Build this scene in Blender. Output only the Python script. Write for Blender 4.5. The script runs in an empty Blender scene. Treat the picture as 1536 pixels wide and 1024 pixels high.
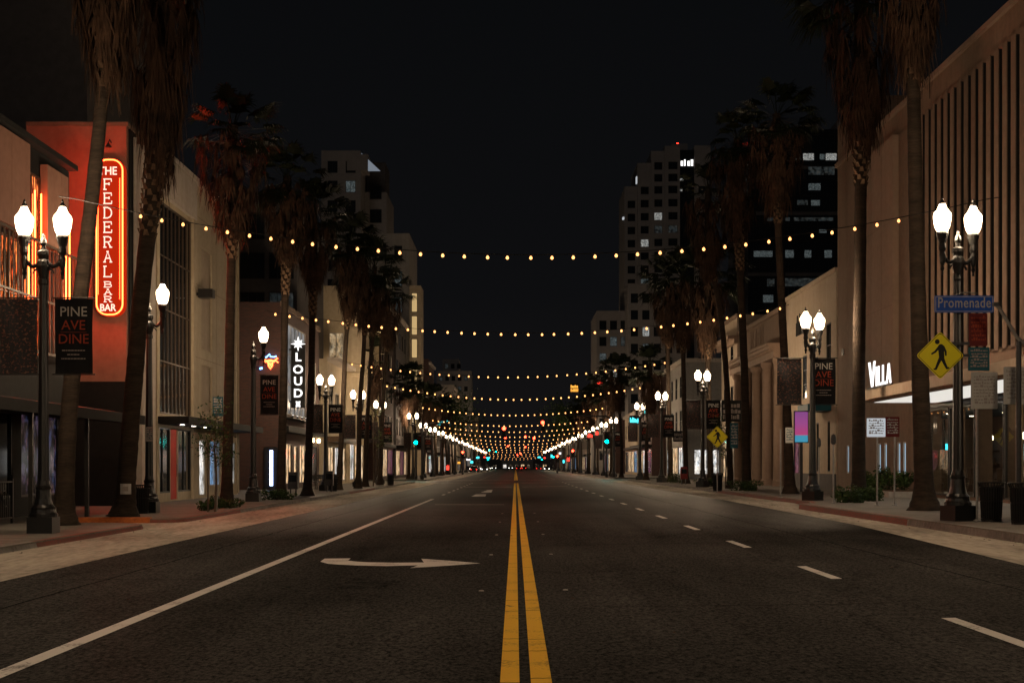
import bpy, bmesh, math, random
from mathutils import Vector, Matrix, Euler
R = math.radians
PI = math.pi
S = bpy.context.scene
C = S.collection
F, VX, VY, EYE = 2133.0, 773.0, 698.0, 1.55          # lens and eye height, read off the lane paint
ZL, ZR = 0.11, 0.33                                   # pavement heights: the street climbs a little to the right
XL, XR = -14.0, 16.0                                  # building lines

def at(px, py, D):
    return Vector(((px-VX)*D/F, D, EYE+(VY-py)*D/F))
def xat(px, D): return (px-VX)*D/F
def zat(py, D): return EYE+(VY-py)*D/F

# ------------------------------------------------------------------ materials
M = {}
def new_mat(name):
    m = bpy.data.materials.new(name); m.use_nodes = True
    nt = m.node_tree
    for n in list(nt.nodes): nt.nodes.remove(n)
    out = nt.nodes.new('ShaderNodeOutputMaterial')
    M[name] = m
    return m, nt, out
def N(nt, t, **kw):
    n = nt.nodes.new(t)
    for k, v in kw.items():
        if k in n.inputs: n.inputs[k].default_value = v
        else: setattr(n, k, v)
    return n
def surf(name, c1, c2=None, rough=.7, metal=0., scale=6., big=.4, bump=0., spec=.12, squash=(1,1,1), thr=(.35,.65), rough2=None, streak=0.):
    """a principled surface whose colour wanders between c1 and c2 in fine grain and in broad stains"""
    m, nt, out = new_mat(name)
    p = N(nt, 'ShaderNodeBsdfPrincipled', Roughness=rough, Metallic=metal)
    p.inputs['Specular IOR Level'].default_value = spec
    nt.links.new(p.outputs[0], out.inputs[0])
    if c2 is None:
        p.inputs['Base Color'].default_value = (*c1, 1)
    tc = N(nt, 'ShaderNodeTexCoord'); mp = N(nt, 'ShaderNodeMapping'); mp.inputs['Scale'].default_value = squash
    nt.links.new(tc.outputs['Object'], mp.inputs[0])
    n1 = N(nt, 'ShaderNodeTexNoise', Scale=scale, Detail=6., Roughness=.65); nt.links.new(mp.outputs[0], n1.inputs['Vector'])
    n2 = N(nt, 'ShaderNodeTexNoise', Scale=big, Detail=4., Roughness=.6); nt.links.new(mp.outputs[0], n2.inputs['Vector'])
    a = N(nt, 'ShaderNodeMath', operation='ADD'); nt.links.new(n1.outputs[0], a.inputs[0]); nt.links.new(n2.outputs[0], a.inputs[1])
    mr = N(nt, 'ShaderNodeMapRange'); mr.inputs[1].default_value = thr[0]*2; mr.inputs[2].default_value = thr[1]*2
    nt.links.new(a.outputs[0], mr.inputs[0])
    if streak:
        mp3 = N(nt, 'ShaderNodeMapping'); mp3.inputs['Scale'].default_value = (1.1, 1.1, .07); nt.links.new(tc.outputs['Object'], mp3.inputs[0])
        n3 = N(nt, 'ShaderNodeTexNoise', Scale=1.6, Detail=5., Roughness=.7); nt.links.new(mp3.outputs[0], n3.inputs['Vector'])
        k3 = N(nt, 'ShaderNodeMath', operation='MULTIPLY_ADD'); k3.inputs[1].default_value = streak; nt.links.new(n3.outputs[0], k3.inputs[0]); nt.links.new(a.outputs[0], k3.inputs[2])
        mr.inputs[1].default_value += streak*.5; mr.inputs[2].default_value += streak*.5
        nt.links.new(k3.outputs[0], mr.inputs[0])
    if c2 is not None:
        mx = N(nt, 'ShaderNodeMix', data_type='RGBA'); mx.inputs[6].default_value = (*c1, 1); mx.inputs[7].default_value = (*c2, 1)
        nt.links.new(mr.outputs[0], mx.inputs[0]); nt.links.new(mx.outputs[2], p.inputs['Base Color'])
    if rough2 is not None:
        mr2 = N(nt, 'ShaderNodeMapRange'); mr2.inputs[3].default_value = rough; mr2.inputs[4].default_value = rough2
        nt.links.new(n2.outputs[0], mr2.inputs[0]); nt.links.new(mr2.outputs[0], p.inputs['Roughness'])
    if bump:
        b = N(nt, 'ShaderNodeBump', Strength=bump, Distance=.02); nt.links.new(n1.outputs[0], b.inputs['Height'])
        nt.links.new(b.outputs[0], p.inputs['Normal'])
    return m
def glow(name, col, strength, sample=True):
    m, nt, out = new_mat(name)
    e = N(nt, 'ShaderNodeEmission', Strength=strength); e.inputs[0].default_value = (*col, 1)
    nt.links.new(e.outputs[0], out.inputs[0])
    if not sample: m.cycles.emission_sampling = 'NONE'
    return m
def lit(name, ca, cb, strength, sx=1.2, sz=.8, lo=.0, sample=False, t0=.38, t1=.68):
    """a lit window: a room of uneven light seen through a glossy pane"""
    m, nt, out = new_mat(name)
    p = N(nt, 'ShaderNodeBsdfPrincipled', Roughness=.08); p.inputs['Base Color'].default_value = (.02, .02, .02, 1)
    tc = N(nt, 'ShaderNodeTexCoord'); mp = N(nt, 'ShaderNodeMapping'); mp.inputs['Scale'].default_value = (sx, sx, sz)
    oi = N(nt, 'ShaderNodeObjectInfo'); ad = N(nt, 'ShaderNodeVectorMath', operation='MULTIPLY_ADD')
    nt.links.new(oi.outputs['Location'], ad.inputs[0]); ad.inputs[1].default_value = (3.1, 1.7, 2.3)
    nt.links.new(tc.outputs['Object'], mp.inputs[0]); nt.links.new(mp.outputs[0], ad.inputs[2])
    n = N(nt, 'ShaderNodeTexNoise', Scale=1., Detail=5., Roughness=.75); nt.links.new(ad.outputs[0], n.inputs['Vector'])
    v = N(nt, 'ShaderNodeTexVoronoi', Scale=1.6); nt.links.new(ad.outputs[0], v.inputs['Vector'])
    mr = N(nt, 'ShaderNodeMapRange'); mr.inputs[1].default_value = t0; mr.inputs[2].default_value = t1; mr.inputs[3].default_value = lo
    nt.links.new(n.outputs[0], mr.inputs[0])
    mx = N(nt, 'ShaderNodeMix', data_type='RGBA'); mx.inputs[6].default_value = (*ca, 1); mx.inputs[7].default_value = (*cb, 1)
    nt.links.new(v.outputs['Color'], mx.inputs[0])
    nt.links.new(mx.outputs[2], p.inputs['Emission Color'])
    mu = N(nt, 'ShaderNodeMath', operation='MULTIPLY'); mu.inputs[1].default_value = strength
    nt.links.new(mr.outputs[0], mu.inputs[0]); nt.links.new(mu.outputs[0], p.inputs['Emission Strength'])
    nt.links.new(p.outputs[0], out.inputs[0])
    if not sample: m.cycles.emission_sampling = 'NONE'
    return m

def asphalt():
    m, nt, out = new_mat('asphalt')
    p = N(nt, 'ShaderNodeBsdfPrincipled'); p.inputs['Specular IOR Level'].default_value = 0.
    gs = N(nt, 'ShaderNodeBsdfGlossy', Roughness=.42); gs.inputs[0].default_value = (.55,.55,.55,1); lw = N(nt, 'ShaderNodeLayerWeight', Blend=.5); mrf = N(nt, 'ShaderNodeMapRange'); ms = N(nt, 'ShaderNodeMixShader')
    for i_, v_ in zip((1,2,3,4), (.95,.993,.003,.26)): mrf.inputs[i_].default_value = v_
    nt.links.new(lw.outputs['Facing'], mrf.inputs[0]); nt.links.new(mrf.outputs[0], ms.inputs[0]); nt.links.new(p.outputs[0], ms.inputs[1]); nt.links.new(gs.outputs[0], ms.inputs[2]); nt.links.new(ms.outputs[0], out.inputs[0])
    tc = N(nt, 'ShaderNodeTexCoord')
    def noise(scale, sq=(1,1,1), det=4., rg=.6, off=0.):
        mp = N(nt, 'ShaderNodeMapping'); mp.inputs['Scale'].default_value = sq; mp.inputs['Location'].default_value = (off, off, 0)
        nt.links.new(tc.outputs['Object'], mp.inputs[0])
        n = N(nt, 'ShaderNodeTexNoise', Scale=scale, Detail=det, Roughness=rg); nt.links.new(mp.outputs[0], n.inputs['Vector']); return n
    def rng(src, a, b, c, d):
        r = N(nt, 'ShaderNodeMapRange'); 
        for i, v in zip((1,2,3,4), (a,b,c,d)): r.inputs[i].default_value = v
        nt.links.new(src, r.inputs[0]); return r.outputs[0]
    def op(o, a, b):
        k = N(nt, 'ShaderNodeMath', operation=o)
        for i, v in enumerate((a, b)):
            if isinstance(v, (int, float)): k.inputs[i].default_value = v
            else: nt.links.new(v, k.inputs[i])
        return k.outputs[0]
    grain = noise(24., (1,.42,1), 6., .9)
    wear = noise(.9, (1, .05, 1), 5.)              # streaks along the lanes
    patch = noise(.16, (1, .5, 1), 5., off=7.)
    g = rng(grain.outputs[0], .40, .60, .30, 1.85)
    w = rng(wear.outputs[0], .32, .68, .75, 1.25)
    q = rng(patch.outputs[0], .32, .68, .6, 1.45)
    # hairline cracks, sealed dark
    mp = N(nt, 'ShaderNodeMapping'); mp.inputs['Scale'].default_value = (.5, .14, 1)
    nt.links.new(tc.outputs['Object'], mp.inputs[0])
    dn = noise(1.1, det=5., off=3.)
    va = N(nt, 'ShaderNodeVectorMath', operation='MULTIPLY_ADD'); nt.links.new(dn.outputs['Color'], va.inputs[0]); va.inputs[1].default_value = (.5, .5, 0)
    nt.links.new(mp.outputs[0], va.inputs[2])
    vo = N(nt, 'ShaderNodeTexVoronoi', feature='DISTANCE_TO_EDGE', Scale=.55); nt.links.new(va.outputs[0], vo.inputs['Vector'])
    crack = rng(vo.outputs['Distance'], .0, .006, .55, 1.)
    k = op('MULTIPLY', op('MULTIPLY', g, w), op('MULTIPLY', q, crack))
    vm = N(nt, 'ShaderNodeVectorMath', operation='SCALE'); vm.inputs[0].default_value = (.0430, .0405, .0388)
    nt.links.new(k, vm.inputs['Scale']); nt.links.new(vm.outputs[0], p.inputs['Base Color'])
    nt.links.new(rng(patch.outputs[0], .3, .7, .5, .66), p.inputs['Roughness'])
    b = N(nt, 'ShaderNodeBump', Strength=.55, Distance=.012); nt.links.new(grain.outputs[0], b.inputs['Height']); nt.links.new(b.outputs[0], p.inputs['Normal'])

asphalt()
surf('concrete', (.46,.41,.345), (.20,.178,.15), .9, scale=9, big=.7, bump=.3, squash=(1,.2,1), thr=(.40,.6), spec=.02)
surf('sidewalk', (.19,.172,.15), (.10,.09,.078), .8, scale=7, big=.45, bump=.12)
surf('kerb', (.24,.225,.21), (.10,.093,.087), .8, scale=8, big=.7, bump=.3)
surf('red_kerb', (.20,.05,.036), (.12,.06,.047), .7, scale=9, big=1.2, bump=.2)
surf('orange_kerb', (.50,.14,.03), (.22,.06,.02), .7, scale=9, big=1., bump=.2)
surf('earth', (.03,.027,.024), (.05,.045,.04), .9)
surf('white_paint', (.58,.55,.52), (.10,.095,.09), .85, scale=30, big=1.4, bump=.2, thr=(.535,.64))
surf('yellow_paint', (.80,.44,.013), (.20,.11,.012), .85, scale=30, big=1.4, bump=.2, thr=(.535,.66))
surf('tar', (.009,.0085,.008), (.015,.014,.013), .95, spec=0.)
surf('patch', (.016,.0145,.0135), (.024,.022,.020), .75, scale=20, spec=.05)
surf('black_metal', (.006,.006,.006), (.011,.0105,.010), .36, scale=10, big=2, spec=.35, bump=.05)
surf('steel', (.30,.29,.28), (.18,.17,.16), .42, metal=.7, scale=14)
surf('dark_steel', (.05,.05,.055), (.03,.03,.03), .45, metal=.3, scale=14)
surf('trunk', (.040,.028,.020), (.011,.008,.006), .9, scale=5, big=1.2, bump=1., squash=(1,1,5))
surf('trunk_boot', (.15,.097,.06), (.04,.025,.016), .9, scale=9, big=1.5, bump=.5)
surf('dry_frond', (.064,.035,.021), (.012,.0075,.005), .8, scale=3.5, big=1.2, thr=(.38,.62))
surf('green_frond', (.014,.019,.008), (.007,.010,.005), .6, scale=3, big=.8)
surf('leaf', (.045,.075,.02), (.02,.036,.012), .55, scale=5)
surf('bark', (.10,.075,.055), (.05,.038,.03), .9, scale=12, bump=.5)
surf('soil', (.11,.075,.045), (.06,.04,.028), .95, scale=9, bump=.4)
# stucco and stone
surf('pale_stucco', (.50,.44,.385), (.38,.325,.275), .85, scale=4, big=.25, bump=.08, streak=.8)
surf('cream_stucco', (.46,.385,.28), (.35,.285,.20), .85, scale=4, big=.25, bump=.08, streak=.8)
surf('beige_stucco', (.40,.325,.25), (.30,.235,.175), .85, scale=4, big=.22, bump=.08, streak=.8)
surf('tan_stucco', (.20,.137,.10), (.14,.096,.07), .85, scale=4, big=.22, bump=.08, streak=.8)
surf('tan_pale', (.26,.182,.137), (.20,.14,.105), .85, scale=4, big=.22, bump=.08, streak=.8)
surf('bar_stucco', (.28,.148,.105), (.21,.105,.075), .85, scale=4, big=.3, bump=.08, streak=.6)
surf('grey_stucco', (.33,.31,.285), (.22,.205,.19), .85, scale=4, big=.22, bump=.08, streak=.8)
surf('dark_stucco', (.017,.016,.0155), (.010,.0097,.0095), .8, scale=4, big=.3)
surf('tower_stone', (.31,.285,.27), (.24,.22,.21), .85, scale=2, big=.1, streak=.6)
surf('dark_stone', (.11,.10,.10), (.07,.065,.065), .8, scale=2, big=.1)
surf('roofing', (.06,.057,.055), (.035,.033,.03), .9, scale=3)
surf('bronze', (.085,.055,.036), (.05,.033,.022), .5, metal=.2, scale=5)
surf('fin_stone', (.185,.126,.093), (.125,.085,.062), .8, scale=4, big=.3)
surf('dark_glass', (.012,.014,.017), None, .06, spec=.7)
surf('tower_glass', (.014,.017,.02), None, .12, spec=.6)
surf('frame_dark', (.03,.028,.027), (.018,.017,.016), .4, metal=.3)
surf('frame_light', (.40,.37,.33), (.28,.26,.23), .5)
surf('wood_dark', (.10,.06,.04), (.05,.03,.022), .55, scale=4, squash=(4,4,.4))
surf('red_door', (.55,.03,.012), (.42,.02,.01), .6, scale=6, spec=.2)
surf('sign_red', (.30,.03,.012), (.20,.018,.008), .45, scale=3)
surf('black_cloth', (.006,.0055,.006), (.010,.009,.009), .8, scale=8)
surf('white_print', (.34,.32,.30), (.28,.26,.245), .7)
surf('red_print', (.24,.04,.018), (.19,.03,.014), .7)
surf('grey_print', (.22,.19,.18), None, .7)
surf('sign_blue', (.012,.07,.36), (.010,.055,.29), .4)
surf('sign_yellow', (.72,.62,.012), (.64,.55,.010), .4, scale=3)
surf('sign_black', (.012,.012,.012), None, .5)
surf('sign_white', (.36,.35,.33), (.28,.27,.255), .5)
surf('sign_teal', (.012,.075,.10), (.01,.06,.08), .5)
surf('sign_maroon', (.11,.013,.012), (.085,.011,.010), .5)
surf('rubber', (.012,.012,.012), None, .7)
surf('car_paint', (.06,.06,.065), (.05,.05,.055), .25, metal=.4)
# brick
def brick():
    m, nt, out = new_mat('brick')
    p = N(nt, 'ShaderNodeBsdfPrincipled', Roughness=.85); nt.links.new(p.outputs[0], out.inputs[0])
    tc = N(nt, 'ShaderNodeTexCoord'); mp = N(nt, 'ShaderNodeMapping'); mp.inputs['Rotation'].default_value = (R(90), 0, 0)
    sx = N(nt, 'ShaderNodeSeparateXYZ'); cx = N(nt, 'ShaderNodeCombineXYZ'); ad = N(nt, 'ShaderNodeMath', operation='ADD')
    nt.links.new(tc.outputs['Object'], sx.inputs[0]); nt.links.new(sx.outputs[0], ad.inputs[0]); nt.links.new(sx.outputs[1], ad.inputs[1])
    nt.links.new(ad.outputs[0], cx.inputs[0]); nt.links.new(sx.outputs[2], cx.inputs[1])
    b = N(nt, 'ShaderNodeTexBrick', Scale=1.); b.inputs['Color1'].default_value = (.075,.028,.020,1); b.inputs['Color2'].default_value = (.045,.02,.016,1)
    b.inputs['Mortar'].default_value = (.05,.043,.037,1); b.inputs['Brick Width'].default_value = .24; b.inputs['Row Height'].default_value = .08; b.inputs['Mortar Size'].default_value = .008
    nt.links.new(cx.outputs[0], b.inputs['Vector']); nt.links.new(b.outputs[0], p.inputs['Base Color'])
brick()
# printed banner covered in small scattered lettering-like marks
def mottled_print():
    m, nt, out = new_mat('mottled_print')
    p = N(nt, 'ShaderNodeBsdfPrincipled', Roughness=.8); nt.links.new(p.outputs[0], out.inputs[0])
    tc = N(nt, 'ShaderNodeTexCoord'); mp = N(nt, 'ShaderNodeMapping'); mp.inputs['Scale'].default_value = (11, 1, 17)
    nt.links.new(tc.outputs['Object'], mp.inputs[0])
    n = N(nt, 'ShaderNodeTexNoise', Scale=1., Detail=2., Roughness=.8); nt.links.new(mp.outputs[0], n.inputs['Vector'])
    cr = N(nt, 'ShaderNodeValToRGB'); e = cr.color_ramp.elements
    e[0].position = .555; e[0].color = (.012,.011,.012,1); e[1].position = .59; e[1].color = (.12,.028,.015,1)
    k = e.new(.66); k.color = (.12,.085,.055,1)
    nt.links.new(n.outputs[0], cr.inputs[0]); nt.links.new(cr.outputs[0], p.inputs['Base Color'])
mottled_print()

# things that give off light
LAMP = (1.0, .735, .475)
glow('lamp_light', LAMP, 300.)
glow('bulb_light', (1.0, .42, .13), 3.6)
glow('neon_red', (1.0, .035, .008), 80.)
glow('sign_face_lit', (1.0, .04, .007), .5)
glow('neon_rim', (1.0, .045, .010), 330.)
glow('neon_white', (1.0, .66, .50), 1.5)
glow('sign_lit', (1.0, .97, .95), 1.8)
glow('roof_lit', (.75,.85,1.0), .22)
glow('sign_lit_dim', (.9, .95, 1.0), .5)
glow('neon_orange', (1.0, .11, .03), 9.)
glow('neon_strip', (1.0, .10, .02), 45.)
glow('neon_blue', (.15, .4, 1.0), 7.)
glow('tube_blue', (.45, .58, 1.0), 9.)
glow('green_signal', (.0, .72, .62), 150.)
glow('red_signal', (1.0, .03, .012), 130.)
glow('pendant', (1.0,.76,.50), 75.)
glow('beacon', (1.0, .02, .01), 14.)
glow('soffit', (1.0, .95, .86), .8)
glow('slot_glow', (.50,.72,.90), .55)
glow('sconce', (1.0,.70,.36), 40.)
lit('facade_lit', (.85,.90,.95), (1.0,.95,.88), .30, 1.6, 1.2, .25)  # floodlit glass front, its brightness put in as glow
glow('downlight', (1.0, .90, .76), 60.)
glow('warm_uplight', (1.0, .66, .30), 260.)
glow('cyan_sign', (.06, .70, .80), 3.2)
glow('red_sign', (1.0, .05, .03), 3.)
glow('amber_sign', (1.0, .42, .06), 1.6)
glow('headlight', (1.0, .95, .85), 30.)
glow('tail_light', (1.0, .02, .01), 6.)
glow('stair_light', (1.0, .68, .30), .55)
lit('win_warm', (1.0,.62,.28), (1.0,.80,.52), .62, 2.6, 1.6, .02)
lit('win_white', (.85,.95,1.0), (1.0,.92,.78), .55, 6., 4., .0)
lit('win_cool', (.45,.64,.68), (.8,.86,.84), .17, 7., 4., .0)
lit('win_faint', (.25,.36,.40), (.5,.5,.45), .10, 1.6, 1.6, .0)
lit('shop_warm', (1.0,.55,.22), (1.0,.78,.52), 1.7, 2.2, 1.3, .04, True)
lit('shop_white', (1.0,.88,.72), (.9,.95,1.0), 1.6, 2.4, 1.2, .04, True)
lit('shop_blue', (.15,.42,.85), (.55,.75,1.0), .9, 2.4, 1.3, .0, True)
lit('shop_pink', (1.0,.25,.30), (.75,.35,.65), .28, 2.2, 1.2, .02, True)
lit('shop_dim', (.9,.5,.25), (.5,.6,.65), .12, 2.2, .5, .0)
lit('window_red', (1.0,.07,.012), (1.0,.30,.07), 2.6, 5.5, 1.1, .01, True, .50, .66)  # red panes, neon reflections painted into them as glow
m, nt, out = new_mat('clear_glass')
tr = N(nt, 'ShaderNodeBsdfTransparent'); tr.inputs[0].default_value = (.62,.68,.70,1); gl = N(nt, 'ShaderNodeBsdfGlossy', Roughness=.01); fr = N(nt, 'ShaderNodeFresnel', IOR=1.6); mx = N(nt, 'ShaderNodeMixShader')
nt.links.new(fr.outputs[0], mx.inputs[0]); nt.links.new(tr.outputs[0], mx.inputs[1]); nt.links.new(gl.outputs[0], mx.inputs[2]); nt.links.new(mx.outputs[0], out.inputs[0])
lit('screen', (.12,.3,.8), (.8,.35,.3), .16, 3., 2., .02, False, .48, .66)
# ------------------------------------------------------------------ mesh builder
class MB:
    def __init__(s): s.v = []; s.f = []; s.mi = []; s.cur = 0
    def poly(s, pts):
        i = len(s.v); s.v += [tuple(p) for p in pts]; s.f.append(tuple(range(i, i+len(pts)))); s.mi.append(s.cur); return s
    def box(s, x0, x1, y0, y1, z0, z1):
        i = len(s.v)
        s.v += [(x0,y0,z0),(x1,y0,z0),(x1,y1,z0),(x0,y1,z0),(x0,y0,z1),(x1,y0,z1),(x1,y1,z1),(x0,y1,z1)]
        for q in ((0,3,2,1),(4,5,6,7),(0,1,5,4),(1,2,6,5),(2,3,7,6),(3,0,4,7)):
            s.f.append(tuple(i+k for k in q)); s.mi.append(s.cur)
        return s
    def lathe(s, prof, n=16, c=(0,0,0), flute=0., lobes=0):
        i = len(s.v)
        for r, z in prof:
            for k in range(n):
                a = 2*PI*k/n; rr = r*(1+flute*math.cos(a*lobes)) if lobes else r
                s.v.append((c[0]+rr*math.cos(a), c[1]+rr*math.sin(a), c[2]+z))
        for j in range(len(prof)-1):
            for k in range(n):
                a, b = i+j*n+k, i+j*n+(k+1) % n
                s.f.append((a, b, b+n, a+n)); s.mi.append(s.cur)
        s.f.append(tuple(i+k for k in range(n-1, -1, -1))); s.mi.append(s.cur)
        s.f.append(tuple(i+(len(prof)-1)*n+k for k in range(n))); s.mi.append(s.cur)
        return s
    def tube(s, pts, rad, n=6, cap=True):
        pts = [Vector(p) for p in pts]
        rads = rad if isinstance(rad, (list, tuple)) else [rad]*len(pts)
        i = len(s.v); up = None
        for j, p in enumerate(pts):
            d = (pts[min(j+1, len(pts)-1)]-pts[max(j-1, 0)]).normalized()
            if up is None:
                up = Vector((0,0,1)) if abs(d.z) < .9 else Vector((1,0,0))
            a = d.cross(up).normalized(); b = d.cross(a).normalized(); up = -b if up.dot(-b) > 0 else b
            a = d.cross(up).normalized(); b = a.cross(d).normalized()
            for k in range(n):
                t = 2*PI*k/n
                s.v.append(tuple(p+(a*math.cos(t)+b*math.sin(t))*rads[j]))
        for j in range(len(pts)-1):
            for k in range(n):
                q, w = i+j*n+k, i+j*n+(k+1) % n
                s.f.append((q, q+n, w+n, w)); s.mi.append(s.cur)
        if cap:
            s.f.append(tuple(i+k for k in range(n))); s.mi.append(s.cur)
            s.f.append(tuple(i+(len(pts)-1)*n+k for k in range(n-1, -1, -1))); s.mi.append(s.cur)
        return s
    def prism(s, pts, y0, y1):
        """an outline in x,z given a thickness in y (y0 is the front)"""
        n = len(pts); i = len(s.v)
        s.v += [(x, y0, z) for x, z in pts]+[(x, y1, z) for x, z in pts]
        s.f.append(tuple(range(i, i+n))); s.f.append(tuple(range(i+2*n-1, i+n-1, -1))); s.mi += [s.cur]*2
        for k in range(n):
            s.f.append((i+k, i+n+k, i+n+(k+1) % n, i+(k+1) % n)); s.mi.append(s.cur)
        return s
    def slab(s, pts, z0, z1):
        """an outline in x,y given a thickness in z; z may be a function of x"""
        n = len(pts); i = len(s.v); g = (lambda f, x, y: f(x, y) if callable(f) else f)
        s.v += [(x, y, g(z1, x, y)) for x, y in pts]+[(x, y, g(z0, x, y)) for x, y in pts]
        s.f.append(tuple(range(i, i+n))); s.f.append(tuple(range(i+2*n-1, i+n-1, -1))); s.mi += [s.cur]*2
        for k in range(n):
            s.f.append((i+k, i+n+k, i+n+(k+1) % n, i+(k+1) % n)); s.mi.append(s.cur)
        return s
    def wall(s, O, U, Nn, W, H, ops=(), rev=.22):
        """a wall face with real openings: O lower corner, U along, Nn outward; ops = (u,v,w,h)"""
        O, U, Nn = Vector(O), Vector(U), Vector(Nn); V = Vector((0,0,1))
        us = sorted({0., W, *[a for o in ops for a in (o[0], o[0]+o[2])]}); vs = sorted({0., H, *[a for o in ops for a in (o[1], o[1]+o[3])]})
        us = [u for u in us if -1e-6 <= u <= W+1e-6]; vs = [v for v in vs if -1e-6 <= v <= H+1e-6]
        P = lambda u, v, d=0.: O+U*u+V*v-Nn*d
        for a, b in zip(us, us[1:]):
            run = None
            for c, d in zip(vs, vs[1:]):
                mu, mv = (a+b)/2, (c+d)/2
                hole = any(o[0] < mu < o[0]+o[2] and o[1] < mv < o[1]+o[3] for o in ops)
                if hole:
                    if run is not None: s.poly((P(a,run), P(b,run), P(b,c), P(a,c))); run = None
                elif run is None: run = c
            if run is not None: s.poly((P(a,run), P(b,run), P(b,vs[-1]), P(a,vs[-1])))
        for u, v, w, h in (o[:4] for o in ops):
            s.poly((P(u,v), P(u,v+h), P(u,v+h,rev), P(u,v,rev))); s.poly((P(u+w,v), P(u+w,v,rev), P(u+w,v+h,rev), P(u+w,v+h)))
            s.poly((P(u,v), P(u,v,rev), P(u+w,v,rev), P(u+w,v))); s.poly((P(u,v+h), P(u+w,v+h), P(u+w,v+h,rev), P(u,v+h,rev)))
        return s
    def mesh(s, name, mats, smooth=False):
        me = bpy.data.meshes.new(name); me.from_pydata(s.v, [], s.f)
        for m in (mats if isinstance(mats, (list, tuple)) else [mats]): me.materials.append(M[m])
        me.polygons.foreach_set('material_index', s.mi)
        if smooth: me.polygons.foreach_set('use_smooth', [True]*len(s.f))
        me.update(); return me
    def build(s, name, mats, parent=None, loc=(0,0,0), rz=0., smooth=False):
        return put(name, s.mesh(name, mats, smooth), parent, loc, rz)
def put(name, me, parent=None, loc=(0,0,0), rz=0., scale=None):
    o = bpy.data.objects.new(name, me); C.objects.link(o); o.location = loc; o.rotation_euler = (0,0,rz)
    if scale: o.scale = scale
    if parent is not None: o.parent = parent
    return o
USED = {}
def tag(o, label, cat, group=None):
    n = len(label.split()); assert 4 <= n <= 16, (n, label)
    if label in USED and USED[label] != group: print('SAME LABEL', label)
    USED[label] = group or o.name
    o['label'] = label; o['category'] = cat
    if group: o['group'] = group
    return o
def thing(name, label, cat, loc=(0,0,0), rz=0., group=None):
    o = bpy.data.objects.new(name, None); C.objects.link(o); o.location = loc; o.rotation_euler = (0,0,rz)
    o.empty_display_size = .2
    return tag(o, label, cat, group)
def struct(o, kind='structure', label=None):
    o['kind'] = kind
    if label: o['label'] = label
    return o
KIDS = {}
def copy_tree(o, loc, label, group=None, rz=None, scale=None):
    r = o.copy(); C.objects.link(r); r.location = loc
    if rz is not None: r.rotation_euler = (0,0,rz)
    if scale: r.scale = scale
    tag(r, label, o['category'], group or o.get('group'))
    for ch in o.children:
        c = ch.copy(); C.objects.link(c); c.parent = r
        for g in ch.children:
            d = g.copy(); C.objects.link(d); d.parent = c
    return r
ORD = 'first second third fourth fifth sixth seventh eighth ninth tenth eleventh twelfth thirteenth fourteenth fifteenth sixteenth seventeenth eighteenth nineteenth twentieth twenty-first twenty-second twenty-third twenty-fourth twenty-fifth twenty-sixth twenty-seventh twenty-eighth twenty-ninth thirtieth'.split()

def text_geo(mb, txt, size, x, z, y=0., depth=.01, bold=0., align='CENTER', sx=1., spacing=1.):
    """lettering set in the built-in face, as a thin solid facing -y at (x, z), size = cap height"""
    cu = bpy.data.curves.new('t', 'FONT'); cu.body = txt; cu.size = size/.7; cu.align_x = align; cu.extrude = depth/2; cu.offset = bold; cu.resolution_u = 3
    cu.space_character = spacing
    o = bpy.data.objects.new('t', cu); C.objects.link(o)
    dg = bpy.context.evaluated_depsgraph_get(); me = bpy.data.meshes.new_from_object(o.evaluated_get(dg))
    i = len(mb.v)
    for v in me.vertices: mb.v.append((x+v.co.x*sx, y-v.co.z, z+v.co.y))
    for p in me.polygons: mb.f.append(tuple(i+k for k in p.vertices)); mb.mi.append(mb.cur)
    bpy.data.objects.remove(o); bpy.data.curves.remove(cu); bpy.data.meshes.remove(me)
    return mb

# ------------------------------------------------------------------ windows and buildings
WCACHE = {}
def window_mesh(w, h, nu, nv, frame, pane, fw=.06, dep=.08):
    key = (round(w,2), round(h,2), nu, nv, frame, pane, fw)
    if key in WCACHE: return WCACHE[key]
    b = MB(); b.cur = 0
    b.box(0, w, -dep, 0, 0, fw).box(0, w, -dep, 0, h-fw, h).box(0, fw, -dep, 0, fw, h-fw).box(w-fw, w, -dep, 0, fw, h-fw)
    for k in range(1, nu): b.box(w*k/nu-fw*.35, w*k/nu+fw*.35, -dep*.8, 0, fw, h-fw)
    for k in range(1, nv): b.box(fw, w-fw, -dep*.7, 0, h*k/nv-fw*.35, h*k/nv+fw*.35)
    b.cur = 1; b.poly(((fw,-.02,fw), (w-fw,-.02,fw), (w-fw,-.02,h-fw), (fw,-.02,h-fw)))
    WCACHE[key] = b.mesh('window', [frame, pane]); return WCACHE[key]
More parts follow.
